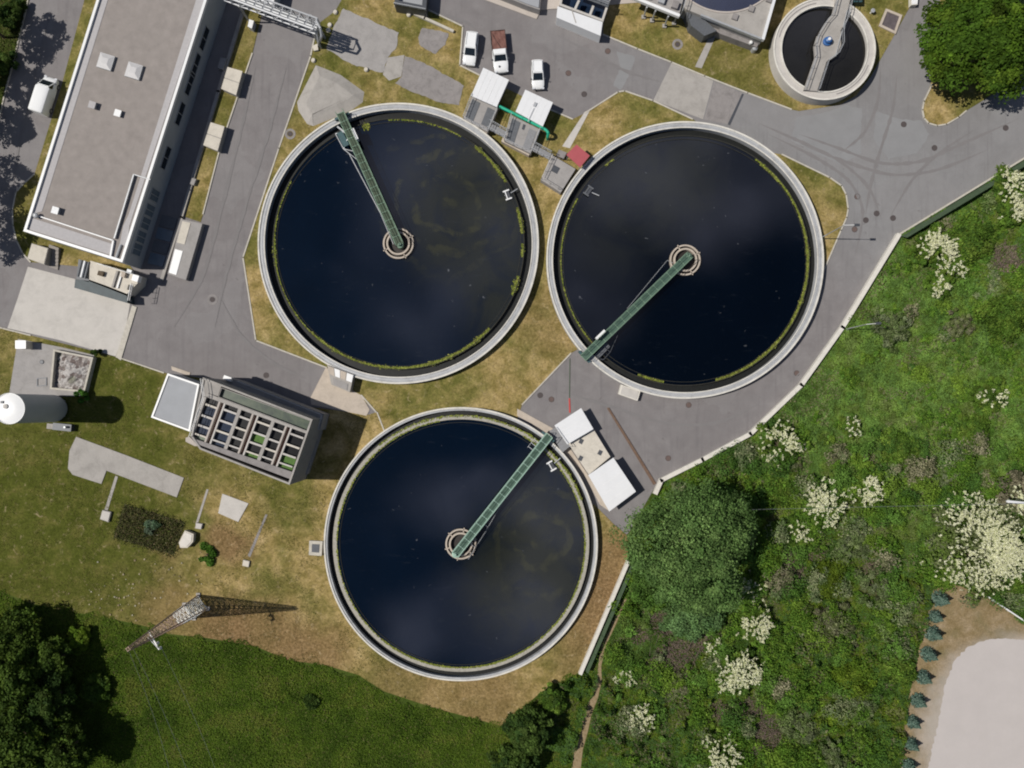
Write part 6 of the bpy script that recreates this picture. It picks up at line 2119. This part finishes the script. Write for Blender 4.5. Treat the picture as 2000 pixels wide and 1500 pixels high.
# ================================================================== light, sky, camera
EL = D(55)
SDIR = Vector((math.cos(EL), -.02 * math.cos(EL), -math.sin(EL))).normalized()   # the way the light travels: from due west
sun = bpy.data.lights.new('sun', 'SUN')
sun.energy = 5.0
sun.angle = D(.53)
sun.color = (1., .955, .89)
so = bpy.data.objects.new('sun', sun)
COL.objects.link(so)
so.rotation_euler = SDIR.to_track_quat('-Z', 'Y').to_euler()
so.location = (-60, 0, 90)

w = bpy.data.worlds.new('World')
sc.world = w
w.use_nodes = True
t = w.node_tree
t.nodes.clear()
ow = t.nodes.new('ShaderNodeOutputWorld')
bg = t.nodes.new('ShaderNodeBackground')
t.links.new(bg.outputs[0], ow.inputs[0])
sky = t.nodes.new('ShaderNodeTexSky')
sky.sky_type = 'NISHITA'
sky.sun_disc = False
sky.sun_elevation = EL
sky.sun_rotation = D(270)
sky.air_density = 1.0
sky.dust_density = .6
# a few broken clouds drift overhead; the still water mirrors them
tc = t.nodes.new('ShaderNodeTexCoord')
sep = t.nodes.new('ShaderNodeSeparateXYZ')
t.links.new(tc.outputs['Generated'], sep.inputs[0])
def wm(op, a, b=None, c=None):
    n = t.nodes.new('ShaderNodeMath')
    n.operation = op
    for i, v in enumerate((a, b, c)):
        if v is None:
            continue
        if isinstance(v, bpy.types.NodeSocket):
            t.links.new(v, n.inputs[i])
        else:
            n.inputs[i].default_value = v
    return n.outputs[0]
zz = wm('MAXIMUM', sep.outputs[2], .02)
cx_ = wm('DIVIDE', sep.outputs[0], zz)
cy_ = wm('DIVIDE', sep.outputs[1], zz)
cmb = t.nodes.new('ShaderNodeCombineXYZ')
t.links.new(cx_, cmb.inputs[0])
t.links.new(cy_, cmb.inputs[1])
nz = t.nodes.new('ShaderNodeTexNoise')
t.links.new(cmb.outputs[0], nz.inputs['Vector'])
nz.inputs['Scale'].default_value = 9
nz.inputs['Detail'].default_value = 6
nz.inputs['Roughness'].default_value = .55
nz.inputs['Distortion'].default_value = .4
warp = wm('MULTIPLY_ADD', nz.outputs['Fac'], .14, -.07)
total = None
for (ux, uy, rx, ry, k) in CLOUDS:
    du = wm('DIVIDE', wm('ADD', wm('SUBTRACT', cx_, ux), warp), rx)
    dv = wm('DIVIDE', wm('ADD', wm('SUBTRACT', cy_, uy), warp), ry)
    d = wm('SQRT', wm('ADD', wm('MULTIPLY', du, du), wm('MULTIPLY', dv, dv)))
    mr = t.nodes.new('ShaderNodeMapRange')
    mr.interpolation_type = 'SMOOTHSTEP'
    t.links.new(d, mr.inputs[0])
    for i, v in enumerate((.45, 1.35, k, 0.)):
        mr.inputs[i + 1].default_value = v
    total = mr.outputs[0] if total is None else wm('MAXIMUM', total, mr.outputs[0])
nz2 = t.nodes.new('ShaderNodeTexNoise')
t.links.new(cmb.outputs[0], nz2.inputs['Vector'])
nz2.inputs['Scale'].default_value = 8
nz2.inputs['Detail'].default_value = 7
nzr = t.nodes.new('ShaderNodeMapRange')
nzr.interpolation_type = 'SMOOTHSTEP'
t.links.new(nz2.outputs['Fac'], nzr.inputs[0])
for i, v in enumerate((.34, .66, .4, 1.25)):
    nzr.inputs[i + 1].default_value = v
fac = wm('MULTIPLY', total, nzr.outputs[0])
fac = wm('MINIMUM', fac, 1.)
mx = t.nodes.new('ShaderNodeMix')
mx.data_type = 'RGBA'
t.links.new(fac, mx.inputs[0])
t.links.new(sky.outputs[0], mx.inputs[6])
mx.inputs[7].default_value = CLOUDC
t.links.new(mx.outputs[2], bg.inputs[0])
bg.inputs[1].default_value = SKYS

cam = bpy.data.cameras.new('camera')
cam.sensor_width = 36
cam.lens = FPX / 2000 * 36
cam.shift_y = (CY - 750) / 2000
cam.clip_end = 2000
co = bpy.data.objects.new('camera', cam)
COL.objects.link(co)
co.location = (0, 0, HC)
co.rotation_euler = (0, 0, 0)
sc.camera = co
sc.view_settings.view_transform = 'Standard'
sc.view_settings.look = 'None'
sc.view_settings.exposure = EXPO
sc.view_settings.gamma = 1
sc.view_settings.use_curve_mapping = False
sc.cycles.use_denoising = True
sc.cycles.filter_width = 2.0
